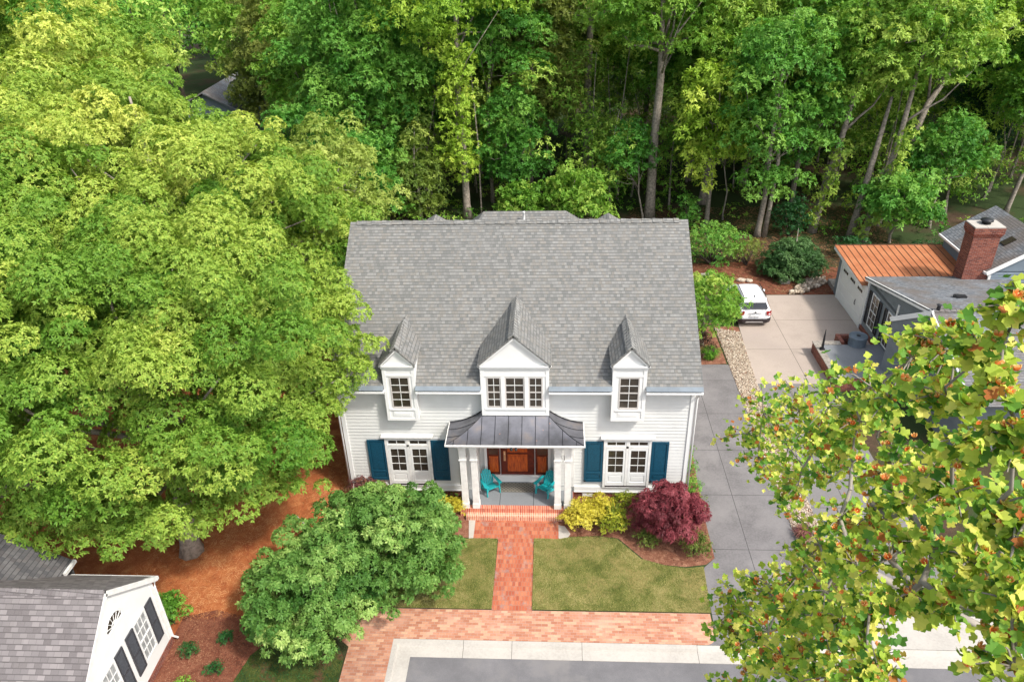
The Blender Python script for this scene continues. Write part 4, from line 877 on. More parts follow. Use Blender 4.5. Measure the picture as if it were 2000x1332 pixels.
# ================================================================== the car
CAR = thing('parked_car', 'small white crossover car parked tail outwards on the beige concrete pad', 'car', (12.02, 13.5, .013), math.radians(90), local=True); CAR.scale = (.90, .97, .94)  # local +x is the front
def carsec(x, zb, zs, hw_s, hw_b, zt, hw_t):   # half section: sill, belt, shoulder ... roof
    return [(x, hw_s, zb), (x, hw_b * .995, zb + .12), (x, hw_b, (zb + zs) / 2 + .05), (x, hw_b * .985, zs - .03), (x, hw_b * .93, zs + .03), (x, hw_t + .03, zt - .08), (x, hw_t * .88, zt - .015), (x, hw_t * .5, zt + .012), (x, 0, zt + .02)]
ST = [(0.00, .46, .98, .66, .74, 1.02, .60), (.06, .33, 1.02, .76, .84, 1.08, .66), (.20, .28, 1.03, .84, .875, 1.36, .63), (.42, .26, 1.03, .86, .885, 1.58, .60), (.75, .24, 1.02, .87, .885, 1.645, .60), (1.3, .24, 1.00, .87, .885, 1.67, .61), (1.9, .24, .98, .87, .885, 1.66, .61),
      (2.5, .24, .97, .87, .885, 1.60, .59), (2.95, .24, .97, .87, .885, 1.30, .62), (3.25, .24, .97, .86, .88, 1.04, .70), (3.8, .26, .90, .82, .86, .93, .68), (4.12, .30, .78, .72, .78, .80, .6), (4.24, .38, .66, .55, .6, .68, .45)]
cb = MB(); vs = []; fs = []; nh = 9; nn = 2 * nh - 1
for s_ in ST:
    h_ = carsec(*s_); ring = h_ + [(x, -y, z) for x, y, z in h_[-2::-1]]; vs += ring
for i in range(len(ST) - 1):
    for j in range(nn - 1): fs.append((i * nn + j, i * nn + j + 1, (i + 1) * nn + j + 1, (i + 1) * nn + j))
    fs.append((i * nn + nn - 1, i * nn, (i + 1) * nn, (i + 1) * nn + nn - 1))
fs.append(list(range(nn))); fs.append([(len(ST) - 1) * nn + j for j in range(nn)][::-1]); cb.add(vs, fs)
BODY = cb.build('body', M['car_white'], CAR, smooth=True)
import bmesh
bmm = bmesh.new(); bmm.from_mesh(BODY.data); bmesh.ops.recalc_face_normals(bmm, faces=bmm.faces); bmm.to_mesh(BODY.data); bmm.free()
sb_ = BODY.modifiers.new('sub', 'SUBSURF'); sb_.levels = 2; sb_.render_levels = 2
def arc_surf(b_, P): b_.add(P, [list(range(len(P)))])
rw = MB(); rw.add([(.065, -.60, 1.10), (.065, .60, 1.10), (.12, -.66, 1.16), (.12, .66, 1.16), (.30, -.56, 1.45), (.30, .56, 1.45), (.26, -.5, 1.42), (.26, .5, 1.42)], [(0, 1, 3, 2), (2, 3, 5, 4)])
rw.v = [(x - .045, y, z + .01) for x, y, z in rw.v]; rw.build('rear_window', M['glass_car'], CAR)
for s in (-1, 1):
    sw = MB()
    pts = [(.36, .885, 1.06), (.55, .89, 1.04), (2.9, .885, 1.03), (2.45, .665, 1.53), (.95, .665, 1.59), (.50, .68, 1.50)]
    sw.add([(x, s * (y + .006), z) for x, y, z in pts], [list(range(6)) if s > 0 else list(range(6))[::-1]]); sw.build('side_window', M['glass_car'], CAR)
    rr = MB(); rr.tube([(.55, s * .60, 1.66), (.75, s * .60, 1.70), (2.0, s * .60, 1.72), (2.3, s * .60, 1.66)], .022, 6); rr.build('roof_rail', M['black'], CAR)
    tl = MB(); tl.add([(-.01, s * .56, 1.02), (-.015, s * .60, .80), (.02, s * .80, .74), (.16, s * .895, .80), (.22, s * .895, 1.0), (.05, s * .84, 1.06)], [list(range(6)) if s < 0 else list(range(6))[::-1]])
    tl.v = [(x - .025, y * 1.01, z) for x, y, z in tl.v]; tl.build('tail_light', M['tail'], CAR)
    mr = MB(); mr.obox((2.75, s * 1.0, 1.02), (.14, .2, .14), Matrix.Identity(3)); mr.build('wing_mirror', M['car_white'], CAR, bevel=.03)
    for x in (.72, 3.35):
        ty = MB(); R_ = .34
        prof = [(.20, -.10), (.30, -.11), (.335, -.08), (.34, 0), (.335, .08), (.30, .11), (.20, .10)]
        V_ = []; nk = 28
        for r_, h_ in prof:
            for k_ in range(nk): t = 2 * math.pi * k_ / nk; V_.append((x + r_ * math.cos(t), s * .80 + h_, .34 + r_ * math.sin(t)))
        ty.add(V_, [(i * nk + k_, i * nk + (k_ + 1) % nk, (i + 1) * nk + (k_ + 1) % nk, (i + 1) * nk + k_) for i in range(6) for k_ in range(nk)]); W_ = ty.build('wheel', M['rubber'], CAR, smooth=True)
        ri = MB(); ri.add([(x, s * .895, .34)] + [(x + .2 * math.cos(2 * math.pi * k_ / 20), s * .905, .34 + .2 * math.sin(2 * math.pi * k_ / 20)) for k_ in range(20)], [(0, 1 + k_, 1 + (k_ + 1) % 20) for k_ in range(20)]); ri.build('rim', M['silver'], W_)
        wa = MB(); pts = [(x + .43 * math.cos(t), s * .885, .34 + .43 * math.sin(t)) for t in np.linspace(-.2, math.pi + .2, 15)]; wa.tube(pts, .04, 6); wa.build('wheel_arch', M['clad'], CAR)
bp = MB(); bp.add([(-.035, -.62, .56), (-.035, .62, .56), (-.035, -.66, .44), (-.035, .66, .44), (.02, -.64, .28), (.02, .64, .28), (.12, .88, .60), (.12, -.88, .60), (.12, .89, .44), (.12, -.89, .44), (.14, .84, .28), (.14, -.84, .28), (.5, .9, .34), (.5, -.9, .34), (.5, .87, .26), (.5, -.87, .26)],
                  [(1, 0, 2, 3), (3, 2, 4, 5), (6, 1, 3, 8), (8, 3, 5, 10), (0, 7, 9, 2), (2, 9, 11, 4), (6, 8, 12), (8, 10, 14, 12), (7, 13, 9), (9, 13, 15, 11)]); bp.v = [(x - .03, y, z) for x, y, z in bp.v]
bp.build('bumper', M['clad'], CAR)
b_ = MB(); b_.add([(-.08, -.42, .42), (-.08, .42, .42), (-.06, .5, .32), (-.06, -.5, .32)], [(0, 3, 2, 1)]); b_.build('skid_plate', M['silver'], CAR)
b_ = MB(); b_.box(-.055, -.035, -.26, .26, .70, .82); b_.build('number_plate', M['plate'], CAR)
b_ = MB(); b_.box(-.06, -.03, -.34, .34, .90, .93); b_.build('chrome_strip', M['silver'], CAR)
b_ = MB(); b_.tube([(-.035, 0, .96), (-.06, 0, .96)], .05, 12); b_.build('badge', M['black'], CAR)
b_ = MB(); b_.tube([(.62, 0, 1.65), (.55, 0, 1.72), (.48, 0, 1.74)], .014, 5); b_.box(.56, .68, -.03, .03, 1.64, 1.68); b_.build('antenna', M['black'], CAR)
b_ = MB(); b_.add([(.20, -.60, 1.49), (.20, .60, 1.49), (.52, .60, 1.63), (.52, -.60, 1.63), (.2, -.6, 1.46), (.2, .6, 1.46)], [(0, 1, 2, 3), (4, 5, 1, 0)]); b_.build('spoiler', M['car_white'], CAR)

# ================================================================== trees and shrubs
def tree(name, label, base, pads, mat, per=120, k=5, L=.2, W=.085, r0=.25, fork=None, top=None, bark='bark', sub=7, split_n=6, split_f=.48, cat='tree', group=None, up=.35, low=-.45, droop=.15, seed=None, extra=None, jit=.09, wob=.25):
    r = np.random.default_rng(seed if seed is not None else abs(hash(label)) % 1000 if False else len(bpy.data.objects))
    T_ = thing(name, label, cat, base, 0, group)
    P0_ = np.array([p[:3] for p in pads]); c0 = P0_.mean(0)
    fork = fork or (base[0] + (c0[0] - base[0]) * .35, base[1] + (c0[1] - base[1]) * .35, max(base[2] + .5, P0_[:, 2].min() * .6 + base[2] * .4))
    top = top or (c0[0], c0[1], P0_[:, 2].max() - .3)
    tb_ = limbs(base, fork, pads, r0, r, top, sub=sub, wob=wob); 
    if extra: extra(tb_)
    tb_.build('trunk', M[bark], T_, smooth=True)
    sp = split(pads, split_n, split_f, r, flat=.85) if split_n else pads
    crown('crown', sp, per, k, L, W, M[mat], T_, r, base, up=up, low=max(low, -.3), droop=droop, jit=jit, shell=(.8, 1.04))
    return T_
R0 = np.random.default_rng(11)
def trim(pads, planes, m=.85):
    """prune the lumps that reach past the given planes (a, b, c, d)"""
    return [p for p in pads if all(p[0] * a + p[1] * b + p[2] * c_ - d > m * p[3] for a, b, c_, d in planes)]
PLB = [(-.2089, -.2929, -.933, -12.13)]; PLE = [(-.8675, -.4328, -.2452, 3.609)]
PLA = [(.0514, .74, .6707, -3.119), (-.5085, .4446, .7374, 3.985), (-.9501, -.3061, .0606, 6.707), (-.972, -.1609, .1714, 5.643)]
# --- the big bright oaks at the left
pA = subpads((-12.4, -2.1, 6.7), (6.6, 5.3, 4.5), 72, 1.45, R0, low=-.5, tint=.5, tv=.18, flat=.85, inner=.06)
pA += [(-5.4, -.6, 6.9, 1.3, 1.3, .8, .6), (-4.9, .3, 7.4, 1.0, 1.0, .6, .65), (-5.7, -1.7, 5.9, .9, .9, .6, .55), (-5.9, .6, 8.3, 1.4, 1.4, .9, .6), (-7.6, -5.2, 3.6, 1.2, 1.2, .8, .5), (-9.2, -6.2, 3.4, 1.3, 1.3, .8, .45), (-11, -7.0, 3.5, 1.3, 1.2, .8, .5), (-13, -7.0, 3.8, 1.4, 1.2, .8, .55), (-15.2, -6.4, 4.4, 1.6, 1.3, .9, .55), (-17.4, -5.2, 5.2, 1.6, 1.4, 1., .6), (-6.9, -3.8, 4.0, 1.2, 1.2, .9, .5)]
pA = trim(pA, PLA, .55)
pA += [(-15.35, -5.6, 3.8, .8, .8, .6, .55), (-14.6, -5.5, 3.7, .8, .8, .6, .5), (-13.8, -5.5, 3.8, .85, .8, .6, .55), (-12.9, -5.8, 3.7, .85, .8, .6, .5), (-12.1, -5.9, 3.7, .85, .8, .6, .55), (-11.3, -6.0, 3.8, .8, .8, .6, .5), (-10.7, -5.6, 3.7, .7, .7, .55, .5), (-10.5, -4.9, 3.6, .7, .7, .5, .45), (-9.6, -5.0, 3.5, .75, .75, .6, .55), (-11.9, -5.0, 3.8, .9, .9, .7, .5), (-13.2, -4.8, 4.0, 1., 1., .7, .5), (-14.8, -4.6, 4.2, 1.1, 1.1, .8, .55), (-10.9, -4.2, 4.2, .9, .9, .7, .5), (-9.9, -3.9, 4.3, .9, .9, .7, .5)]
pA += [(-9.2, -4.6, 3.6, 1.0, 1.0, .8, .5), (-8.4, -4.1, 3.9, .9, .9, .7, .55), (-7.6, -3.6, 3.7, .8, .8, .65, .5), (-7.5, -2.6, 4.5, .9, .9, .7, .55), (-7.3, -1.6, 4.8, .8, .8, .7, .5), (-8.2, -3.0, 5.2, 1.1, 1.1, .9, .55), (-7.6, -1.4, 5.8, 1.0, 1.0, .8, .6), (-7.4, -.2, 6.4, 1.0, 1.0, .8, .6), (-9.0, -3.6, 4.6, 1.1, 1.1, .9, .5), (-8.4, -1.6, 6.4, 1.2, 1.2, 1., .6), (-7.0, -.9, 4.7, .7, .7, .6, .5), (-6.9, -3.8, 3.7, .65, .65, .55, .5), (-6.7, -3.1, 4.6, .6, .6, .5, .55), (-6.5, -2.5, 5.3, .6, .6, .6, .5), (-7.7, -4.5, 3.5, .75, .75, .6, .5), (-6.9, -3.0, 5.2, .9, .9, .7, .55), (-6.2, -1.6, 6.3, .7, .7, .6, .6), (-8.3, -5.2, 3.3, .8, .8, .6, .5), (-5.5, -1.9, 5.7, .6, .6, .5, .6), (-5.2, -1.6, 6.3, .6, .6, .5, .6), (-5.1, -.6, 6.7, .8, .8, .6, .6)]
pA += [(-6.5, -.9, 6.0, .9, .9, .6, .6), (-5.6, -.1, 6.9, .75, .75, .5, .6), (-6.3, -1.2, 5.2, .6, .6, .45, .55), (-6.7, .6, 7.3, .9, .9, .6, .65)]
pA = trim(pA, PLA, .7) + [(-6.6, -.9, 6.0, .9, .9, .6, .6), (-5.9, -.1, 6.9, .8, .8, .5, .6), (-6.4, -1.2, 5.2, .6, .6, .45, .55), (-6.7, .6, 7.3, .95, .95, .65, .65), (-5.6, -1.7, 5.8, .6, .6, .5, .6), (-5.25, -1.2, 6.4, .65, .65, .5, .6), (-5.15, -.5, 6.8, .7, .7, .5, .65), (-6.0, .7, 7.7, .9, .9, .6, .65), (-7.0, 1.6, 8.0, 1.1, 1.1, .8, .6), (-6.9, -2.0, 5.6, .7, .7, .6, .55)]
tree('oak_tree', 'largest bright green oak left of the white house, its grey trunk rising from pine straw', (-11.55, -3.05, 0), pA, 'L_oak', per=560, k=6, L=.115, W=.05, r0=.34, fork=(-11.6, -2.6, 3.0), top=(-12.4, -1.8, 9.5), sub=34, seed=1, bark='bark_pale')
pD = subpads((-20.5, .5, 8.2), (5.6, 5.6, 4.6), 46, 1.6, R0, low=-.5, tint=.62, tv=.18, flat=.85, inner=.1)
tree('oak_tree', 'yellow green oak crown cut by the left edge of the photo, beside the largest oak', (-20.5, 0, 0), trim(pD, PLA[:1], .9), 'L_oak', per=330, k=6, L=.13, W=.06, r0=.35, sub=16, seed=2)
pB = subpads((-15.6, 8.6, 8.4), (6.4, 5.8, 5.4), 74, 1.55, R0, low=-.45, tint=.58, tv=.2, flat=.85, inner=.12)
tree('oak_tree', 'bright green oak directly behind the largest oak, its crown reaching toward the roof ridge', (-15.6, 9, 0), trim(pB, PLB, .6), 'L_oak', per=310, k=6, L=.135, W=.06, r0=.4, sub=24, seed=3)
pE = subpads((-26, 14.5, 10.5), (7.5, 6, 5.8), 66, 1.8, R0, low=-.4, tint=.62, tv=.2, flat=.85, inner=.1)
tree('oak_tree', 'yellow green oak in the upper left, second behind the largest oak', (-26, 15, 0), trim(pE, PLE, .6), 'L_oak', per=190, k=6, L=.17, W=.075, r0=.4, sub=22, seed=4)
pF = subpads((-37, 27, 12.5), (8, 7, 6), 50, 2.2, R0, low=-.3, tint=.7, tv=.2, flat=.85)
tree('oak_tree', 'pale lime oak crown in the top left corner of the photo', (-37, 27, 0), pF, 'L_oak', per=50, k=5, L=.38, W=.16, r0=.4, sub=16, seed=5)
pC = subpads((-11.0, 16.5, 6.0), (3.6, 3.4, 3.6), 30, 1.15, R0, low=-.6, tint=.55, tv=.2, flat=.65)
tree('pale_tree', 'pale olive green tree between the oaks and the left end of the roof ridge', (-11.0, 16.5, 0), trim(pC, PLB, .3), 'L_pale', per=95, k=5, L=.22, W=.09, r0=.22, sub=12, seed=6)
pC2 = subpads((-9.6, 10.2, 5.0), (2.6, 3.6, 3.4), 24, 1.1, R0, low=-.6, tint=.5, tv=.15, flat=.65)
tree('oak_tree', 'small green oak pressed between the big oaks and the left side of the roof', (-9.6, 10.2, 0), pC2, 'L_oak', per=95, k=5, L=.22, W=.09, r0=.2, sub=10, seed=7)

# --- broad round tree in front
pG = subpads((-4.35, -4.3, 1.6), (2.4, 1.85, 1.45), 84, .55, R0, low=-.75, tint=.5, tv=.16, flat=.85, inner=.06)
pG += subpads((-6.0, -6.5, 1.5), (1.65, 1.6, 1.4), 58, .5, R0, low=-.8, tint=.58, tv=.16, flat=.85)
pG += subpads((-5.7, -5.3, 1.5), (1.4, 1.4, 1.55), 22, .5, R0, low=-.2, tint=.5, tv=.16, flat=.85)
pG = [p for p in pG if not (abs(p[0] + 6.0) < .45 and abs(p[1] + 3.9) < .4)]
def gx_(b_):
    for s in range(4): a = s * 1.6; b_.tube([(-5.3, -4.3, .0), (-5.3 + .25 * math.cos(a), -4.3 + .25 * math.sin(a), .8), (-5.3 + 1.1 * math.cos(a), -4.3 + 1.1 * math.sin(a), 2.2), (-5.3 + 1.5 * math.cos(a), -4.3 + 1.5 * math.sin(a), 3.0)], [.07, .055, .035, .012], 6)
tree('spreading_tree', 'broad round blue green tree overhanging the front lawn and brick pavement', (-5.3, -4.3, 0), pG, 'L_bush', per=950, k=5, L=.12, W=.058, r0=.09, fork=(-5.3, -4.3, .7), top=(-5.3, -4.3, 2.6), sub=26, split_n=5, split_f=.42, bark='twig', seed=8, extra=gx_, low=-.5)

# --- garden shrubs
def shrub(name, label, c, rad, mat, n, rr, per, L, W, cat='shrub', k=4, seed=0, group=None, low=-.1, up=.45, stems=5, bark='bark_dark', droop=.1, sn=4, tint=.5, tv=.12):
    r = np.random.default_rng(seed); T_ = thing(name, label, cat, (c[0], c[1], 0), 0, group)
    pads = subpads(c, rad, n, rr, r, low=low, tint=tint, tv=tv, flat=.8)
    b_ = MB()
    for i in range(stems):
        p = pads[r.integers(len(pads))]; b_.tube([(c[0] + r.normal() * .04, c[1] + r.normal() * .04, 0), ((c[0] + p[0]) / 2, (c[1] + p[1]) / 2, p[2] * .6), p[:3]], [max(rad) * .035 + .008, max(rad) * .025 + .004, .006], 5)
    b_.build('stems', M[bark], T_, smooth=True)
    crown('foliage', split(pads, sn, .55, r) if sn else pads, per, k, L, W, M[mat], T_, r, (c[0], c[1], 0), up=up, low=-.3, droop=droop)
    return T_
shrub('golden_shrub', 'small golden yellow shrub left of the brick step, against the round tree', (-2.45, -1.15, .38), (.40, .34, .36), 'L_gold', 26, .16, 1500, .07, .03, seed=21)
shrub('golden_shrub', 'bright golden yellow shrub touching the right end of the brick step', (2.42, -1.55, .40), (.62, .50, .42), 'L_gold', 40, .2, 1100, .075, .03, seed=22, tint=.55)
shrub('golden_shrub', 'yellow shrub behind the brightest one, nearest the white wall', (3.02, -1.15, .42), (.52, .42, .42), 'L_gold', 32, .2, 1000, .075, .03, seed=23, tint=.42)
shrub('golden_shrub', 'mottled green and yellow shrub between the golden shrubs and the burgundy maple', (3.52, -1.68, .36), (.48, .42, .40), 'L_goldgreen', 32, .19, 1000, .075, .03, seed=24, tint=.4, tv=.3)
shrub('low_shrub', 'small olive yellow shrub against the wall behind the golden shrubs', (4.05, -.45, .22), (.45, .26, .24), 'L_goldgreen', 18, .16, 900, .07, .03, seed=25, tint=.25)
shrub('low_shrub', 'dull olive shrub tucked under the lower left of the burgundy maple', (4.75, -2.35, .22), (.40, .34, .26), 'L_olive', 18, .16, 900, .07, .03, seed=26)
shrub('low_shrub', 'olive green shrub at the lower right of the burgundy maple beside the driveway', (6.28, -2.75, .32), (.42, .40, .34), 'L_olive', 24, .17, 900, .07, .03, seed=27)
pM = subpads((5.45, -1.75, .88), (.98, .85, .80), 60, .32, np.random.default_rng(28), low=-.35, tint=.5, tv=.2, flat=.7, inner=.08)
tree('japanese_maple', 'burgundy red dome shaped maple in the bed by the right corner of the house', (5.45, -1.75, 0), pM, 'L_red', per=1300, k=5, L=.11, W=.035, r0=.07, fork=(5.45, -1.75, .35), top=(5.45, -1.7, 1.1), sub=18, split_n=4, split_f=.5, bark='bark_dark', seed=28, droop=.45, up=.2, wob=.05)
shrub('barberry', 'rusty bronze shrub under the leftmost blue shutter', (-5.75, -.15, .45), (.72, .36, .42), 'L_barb', 34, .2, 1000, .07, .03, seed=29)
shrub('ground_plant', 'dark green low plant at the wall between the round tree and the small golden shrub', (-2.9, -.35, .12), (.6, .22, .14), 'L_box', 16, .12, 800, .07, .03, seed=30)
for i, (y, h) in enumerate(((2.6, .5), (1.5, .48), (.4, .42), (-.6, .38))):
    shrub('boxwood', ['farthest small bright green shrub along the driveway side of the house', 'second farthest small green shrub along the driveway side of the house', 'third small green shrub along the driveway side, level with the front wall', 'nearest small yellowing green shrub along the driveway side, behind the maple'][i], (6.72 + (.05 if i > 2 else 0), y, h * .5), (.26, .45, h * .55), 'L_box' if i < 3 else 'L_goldgreen', 14, .16, 800, .06, .028, seed=31 + i, group='shrubs along the driveway side of the house', tint=.6 if i < 3 else .2)
pJ = subpads((8.85, 11.4, 2.35), (1.45, 1.7, 1.5), 52, .46, np.random.default_rng(36), low=-.5, tint=.55, tv=.2, flat=.55, inner=.08)
tree('green_maple', 'lime green layered maple beside the roof edge, overlapping the white car', (9.0, 11.6, 0), pJ, 'L_mid', per=330, k=5, L=.13, W=.055, r0=.09, fork=(9.0, 11.6, .7), top=(8.9, 11.5, 2.9), sub=16, split_n=4, split_f=.5, seed=36, droop=.3, wob=.1)
shrub('dark_shrub', 'dark brown leafed shrub in shade beneath the lime green maple', (8.5, 11.0, .5), (.8, 1., .5), 'L_brown', 20, .3, 400, .09, .04, seed=37, tint=.1)
def tuft(name, label, c, n, h, mat, seed, wd=.012, sp=.5):
    r = np.random.default_rng(seed); P = np.column_stack([r.normal(c[0], .1, n), r.normal(c[1], .1, n), np.zeros(n)]); th = r.uniform(0, 6.28, n)
    d = np.stack([np.cos(th), np.sin(th), np.zeros(n)], 1); s = np.stack([-np.sin(th), np.cos(th), np.zeros(n)], 1) * wd; hh = h * r.uniform(.6, 1.2, (n, 1)); sp_ = sp * r.uniform(.2, 1.1, (n, 1))
    m_ = P + d * sp_ * .45 + UP * hh * .8; e = P + d * sp_ + UP * hh * .75
    V = np.concatenate([np.stack([P - s, P + s, m_ + s, m_ - s], 1), np.stack([m_ - s, m_ + s, e + s * .2, e - s * .2], 1)]); o = quads_object(name, V, np.tile(np.clip(r.normal(.5, .2, n), 0, 1), 2), M[mat]); return tag(o, label, 'plant')
tuft('grass_clump', 'green fountain grass clump at the top of the grey driveway near the roof corner', (9.15, 10.35), 700, .6, 'L_box', 38)
tuft('grass_clump', 'brown tinged grass clump growing in the stone strip beside the driveway', (10.25, -1.9), 350, .35, 'L_barb', 39, sp=.35)
shrub('low_shrub', 'small brownish shrub at the lower end of the stone strip', (10.3, -3.0, .22), (.4, .3, .24), 'L_olive', 14, .15, 800, .07, .03, seed=40, tint=.3)
for i, (x, y, s, lab, mt_) in enumerate(((-9.84, -7.3, .22, 'leftmost of the three tiny dark shrubs in the red mulch, closest to the white gable', 'L_dark'), (-8.85, -6.8, .19, 'tiny dark shrub in the red mulch nearest the broad round tree', 'L_dark'), (-8.75, -7.9, .2, 'tiny dark shrub in the red mulch nearest the dark grass', 'L_dark'), (-9.45, -8.6, .26, 'light green shrub cut by the bottom edge, at the corner of the white gable', 'L_box'))):
    shrub('young_shrub', lab, (x, y, s * .7), (s, s, s * .8), mt_, 12, s * .5, 1300, .06, .028, seed=41 + i, group='young shrubs in the red mulch', tint=.7)
shrub('garden_shrub', 'loose light green shrub beside the back corner of the white gable', (-10.9, -6.15, .5), (.4, .4, .5), 'L_box', 22, .24, 700, .09, .04, seed=46)

# --- plants at the wood's edge
pH = [(15.75 + a * math.cos(t), 20.1 + a * math.sin(t) * .9, z, .5 + .25 * (1 - z / 3.4), .5, .45, .5 + .2 * math.sin(t * 3 + z)) for z, a, n_ in ((.35, 1.15, 11), (.75, 1.1, 10), (1.15, .95, 8), (1.5, .65, 6), (1.85, .3, 3)) for t in np.linspace(0, 6.283, n_, endpoint=False) + z]
pH += [(15.25, 20.1, 1.9, .28, .28, .4, .6), (16.4, 20.2, 2.0, .26, .26, .4, .6)]
tree('conical_evergreen', 'dense dark green conical evergreen standing in the mulch behind the concrete pad', (15.75, 20.1, 0), pH, 'L_cone', per=420, k=5, L=.14, W=.05, r0=.1, fork=(15.75, 20.1, .6), top=(15.75, 20.1, 3.0), sub=8, split_n=4, split_f=.5, seed=50, up=.9, wob=.03)
shrub('loose_shrub', 'loose bright green shrub behind the white car, beside the roof corner', (11.3, 21.6, 1.3), (1.5, 1.1, 1.2), 'L_deep', 44, .42, 210, .13, .06, seed=51, low=-.6, tint=.75, stems=14)
shrub('loose_shrub', 'yellowish green thin shrub between the loose bright shrub and the evergreen', (13.4, 21.6, .8), (.9, .8, .7), 'L_olive', 24, .35, 160, .12, .05, seed=52, low=-.4, tint=.6, stems=10)
shrub('sapling', 'slim dark green sapling by the right end of the house ridge', (10.6, 27.2, 1.2), (.6, .6, 1.3), 'L_deep', 22, .35, 160, .16, .07, seed=53, low=-.7)
shrub('dark_bush', 'dark green bush between the twin trunks and the ivy clad trunk', (17.3, 26.2, 1.2), (1.1, 1., 1.3), 'L_dark', 30, .45, 120, .17, .07, seed=54, low=-.6, tint=.6)
shrub('dark_bush', 'small dark bush right of the ivy clad double trunk, behind the orange roof', (20.2, 22.8, .5), (1.0, .7, .5), 'L_dark', 18, .35, 120, .15, .07, seed=55, tint=.7)
shrub('fern_bush', 'dark ferny bush behind the far corner of the orange roof', (24.5, 21.5, .6), (1.8, .8, .6), 'L_dark', 24, .4, 110, .17, .06, seed=56, tint=.6)

# --- forest front rows, each a tree of its own
FG = 'woodland trees behind the house'
def ft(label, base, c, rad, n, rr, mat, r0=.2, per=95, L=.20, W=.095, low=-.6, tint=.5, bark='bark', fork=None, top=None, sub=10, seed=0, name='forest_tree', extra_pads=(), flat=.6, inner=.15, split_n=5, extra=None, tv=.2, up=.35):
    r = np.random.default_rng(100 + seed)
    pads = subpads(c, rad, int(n * 1.4), rr * 1.05, r, low=low, tint=tint, tv=tv, flat=.8, inner=inner) + list(extra_pads)
    return tree(name, label, (base[0], base[1], 0), pads, mat, per=per, k=5, L=L, W=W, r0=r0, fork=fork, top=top, bark=bark, sub=sub, split_n=split_n, split_f=.5, seed=seed, group=FG, extra=extra, up=up)
def colpads(x, y, z0, z1, rr, tint, n, r, lean=(0, 0)):
    return [(x + lean[0] * (z - z0) + r.normal() * rr * .45, y + lean[1] * (z - z0) - abs(r.normal()) * rr * .4, z, rr * r.uniform(.7, 1.2), rr, rr * 1.1, float(np.clip(tint + r.normal() * .12, 0, 1))) for z in np.linspace(z0, z1, n)]
r_ = np.random.default_rng(77)
ft('tall tree with grey trunk wrapped in bright climbing vine, behind the left roof ridge', (-4.85, 30.2), (-4.6, 30.5, 15), (4.2, 3.5, 4), 26, 1.3, 'L_lime', .26, tint=.35, extra_pads=colpads(-5.0, 29.9, 3.2, 12.5, .85, .6, 26, r_, (-.0, 0)), fork=(-5.0, 30.3, 9), seed=1, name='vine_clad_tree')
ft('shaggy olive brown evergreen left of the vine wrapped tree', (-8.2, 29.6), (-8.1, 29.6, 3.2), (1.5, 1.2, 3.4), 44, .6, 'L_pale', .14, tint=.15, low=-.85, seed=2, name='olive_evergreen', per=75, L=.25, W=.08, fork=(-8.2, 29.6, 2), top=(-8.1, 29.6, 6.8))
ft('dense deep green tree with heavy layered crown left of the vine wrapped tree', (-12.2, 32.5), (-11.6, 31.5, 10.5), (3.7, 3.2, 6.6), 74, 1.25, 'L_deep', .3, tint=.7, low=-.9, seed=3, inner=.08)
ft('green tree filling the gap under the dense layered crown, close to the olive evergreen', (-11.8, 27.0), (-11.4, 27.0, 3.6), (2.3, 2., 3.4), 30, .9, 'L_deep', .16, tint=.45, low=-.7, seed=4)
ft('slim tree with reddish thin trunk just right of the vine wrapped tree', (-3.2, 33.5), (-2.2, 33.3, 13.2), (2.9, 2.4, 5.2), 38, 1.1, 'L_deep', .14, tint=.5, fork=(-3.3, 33.4, 7.5), seed=5, bark='bark')
ft('mid green drooping tree right of the vine wrapped tree, low over the ridge', (-1.4, 31.0), (-1.2, 30.8, 5.3), (1.7, 1.6, 3.6), 34, .8, 'L_deep', .12, tint=.55, low=-.9, seed=6)
ft('bright green rounded understory tree right behind the low rear roof', (2.9, 28.2), (2.9, 28.0, 2.0), (1.95, 1.5, 1.9), 38, .62, 'L_mid', .1, tint=.55, low=-.5, seed=7, per=80, L=.24, W=.11, name='understory_tree')
ft('small bright green understory tree left of the rounded one behind the rear roof', (-.7, 28.3), (-.7, 28.2, 1.5), (1.5, 1.2, 1.5), 26, .55, 'L_mid', .08, tint=.4, low=-.5, seed=8, per=80, L=.24, W=.11, name='understory_tree')
def dead(b_):
    b_.tube([(4.6, 41, 12.5), (6.5, 40, 13.8), (8.8, 39, 13.5)], [.14, .09, .03], 6); b_.tube([(5.6, 40.5, 13.3), (3.4, 39.8, 13.4), (2., 39.4, 12.8)], [.08, .06, .02], 6)
ft('tall tree with long straight bare trunk behind the rounded understory tree', (4.3, 41), (3.8, 40, 15.5), (4.2, 3.6, 4.2), 34, 1.3, 'L_mid', .34, tint=.4, fork=(4.3, 41, 12), seed=9, extra=dead, sub=8)
ft('tallest thick grey trunk tree rising behind the right part of the roof ridge', (8.35, 30.0), (8.6, 29.8, 13.4), (4.3, 3.2, 4.6), 40, 1.15, 'L_mid', .33, tint=.55, fork=(8.5, 30, 9.8), seed=10, low=-.45, sub=12)
ft('thin tree with low leafy twigs beside the thick grey trunk', (7.9, 29.6), (6.6, 29.6, 4.4), (1.6, 1.2, 2.2), 18, .6, 'L_deep', .07, tint=.35, seed=11)
ft('lime yellow tree with hanging bright boughs right of the thick grey trunk', (12.2, 28.6), (12.0, 28.0, 7.6), (1.8, 1.6, 3.6), 26, .85, 'L_lime', .16, tint=.5, seed=12, low=-.8, extra_pads=[(11.0, 27.6, 4.1, .8, .8, .7, .8), (11.5, 27.5, 3.2, .7, .7, .6, .9), (12.7, 27.6, 5.0, .7, .7, .5, .8), (13.4, 27.6, 5.6, .6, .6, .4, .9), (11.2, 27.5, 5.0, .9, .8, .7, .7)], fork=(12.2, 28.5, 4), per=55, L=.3, W=.13)
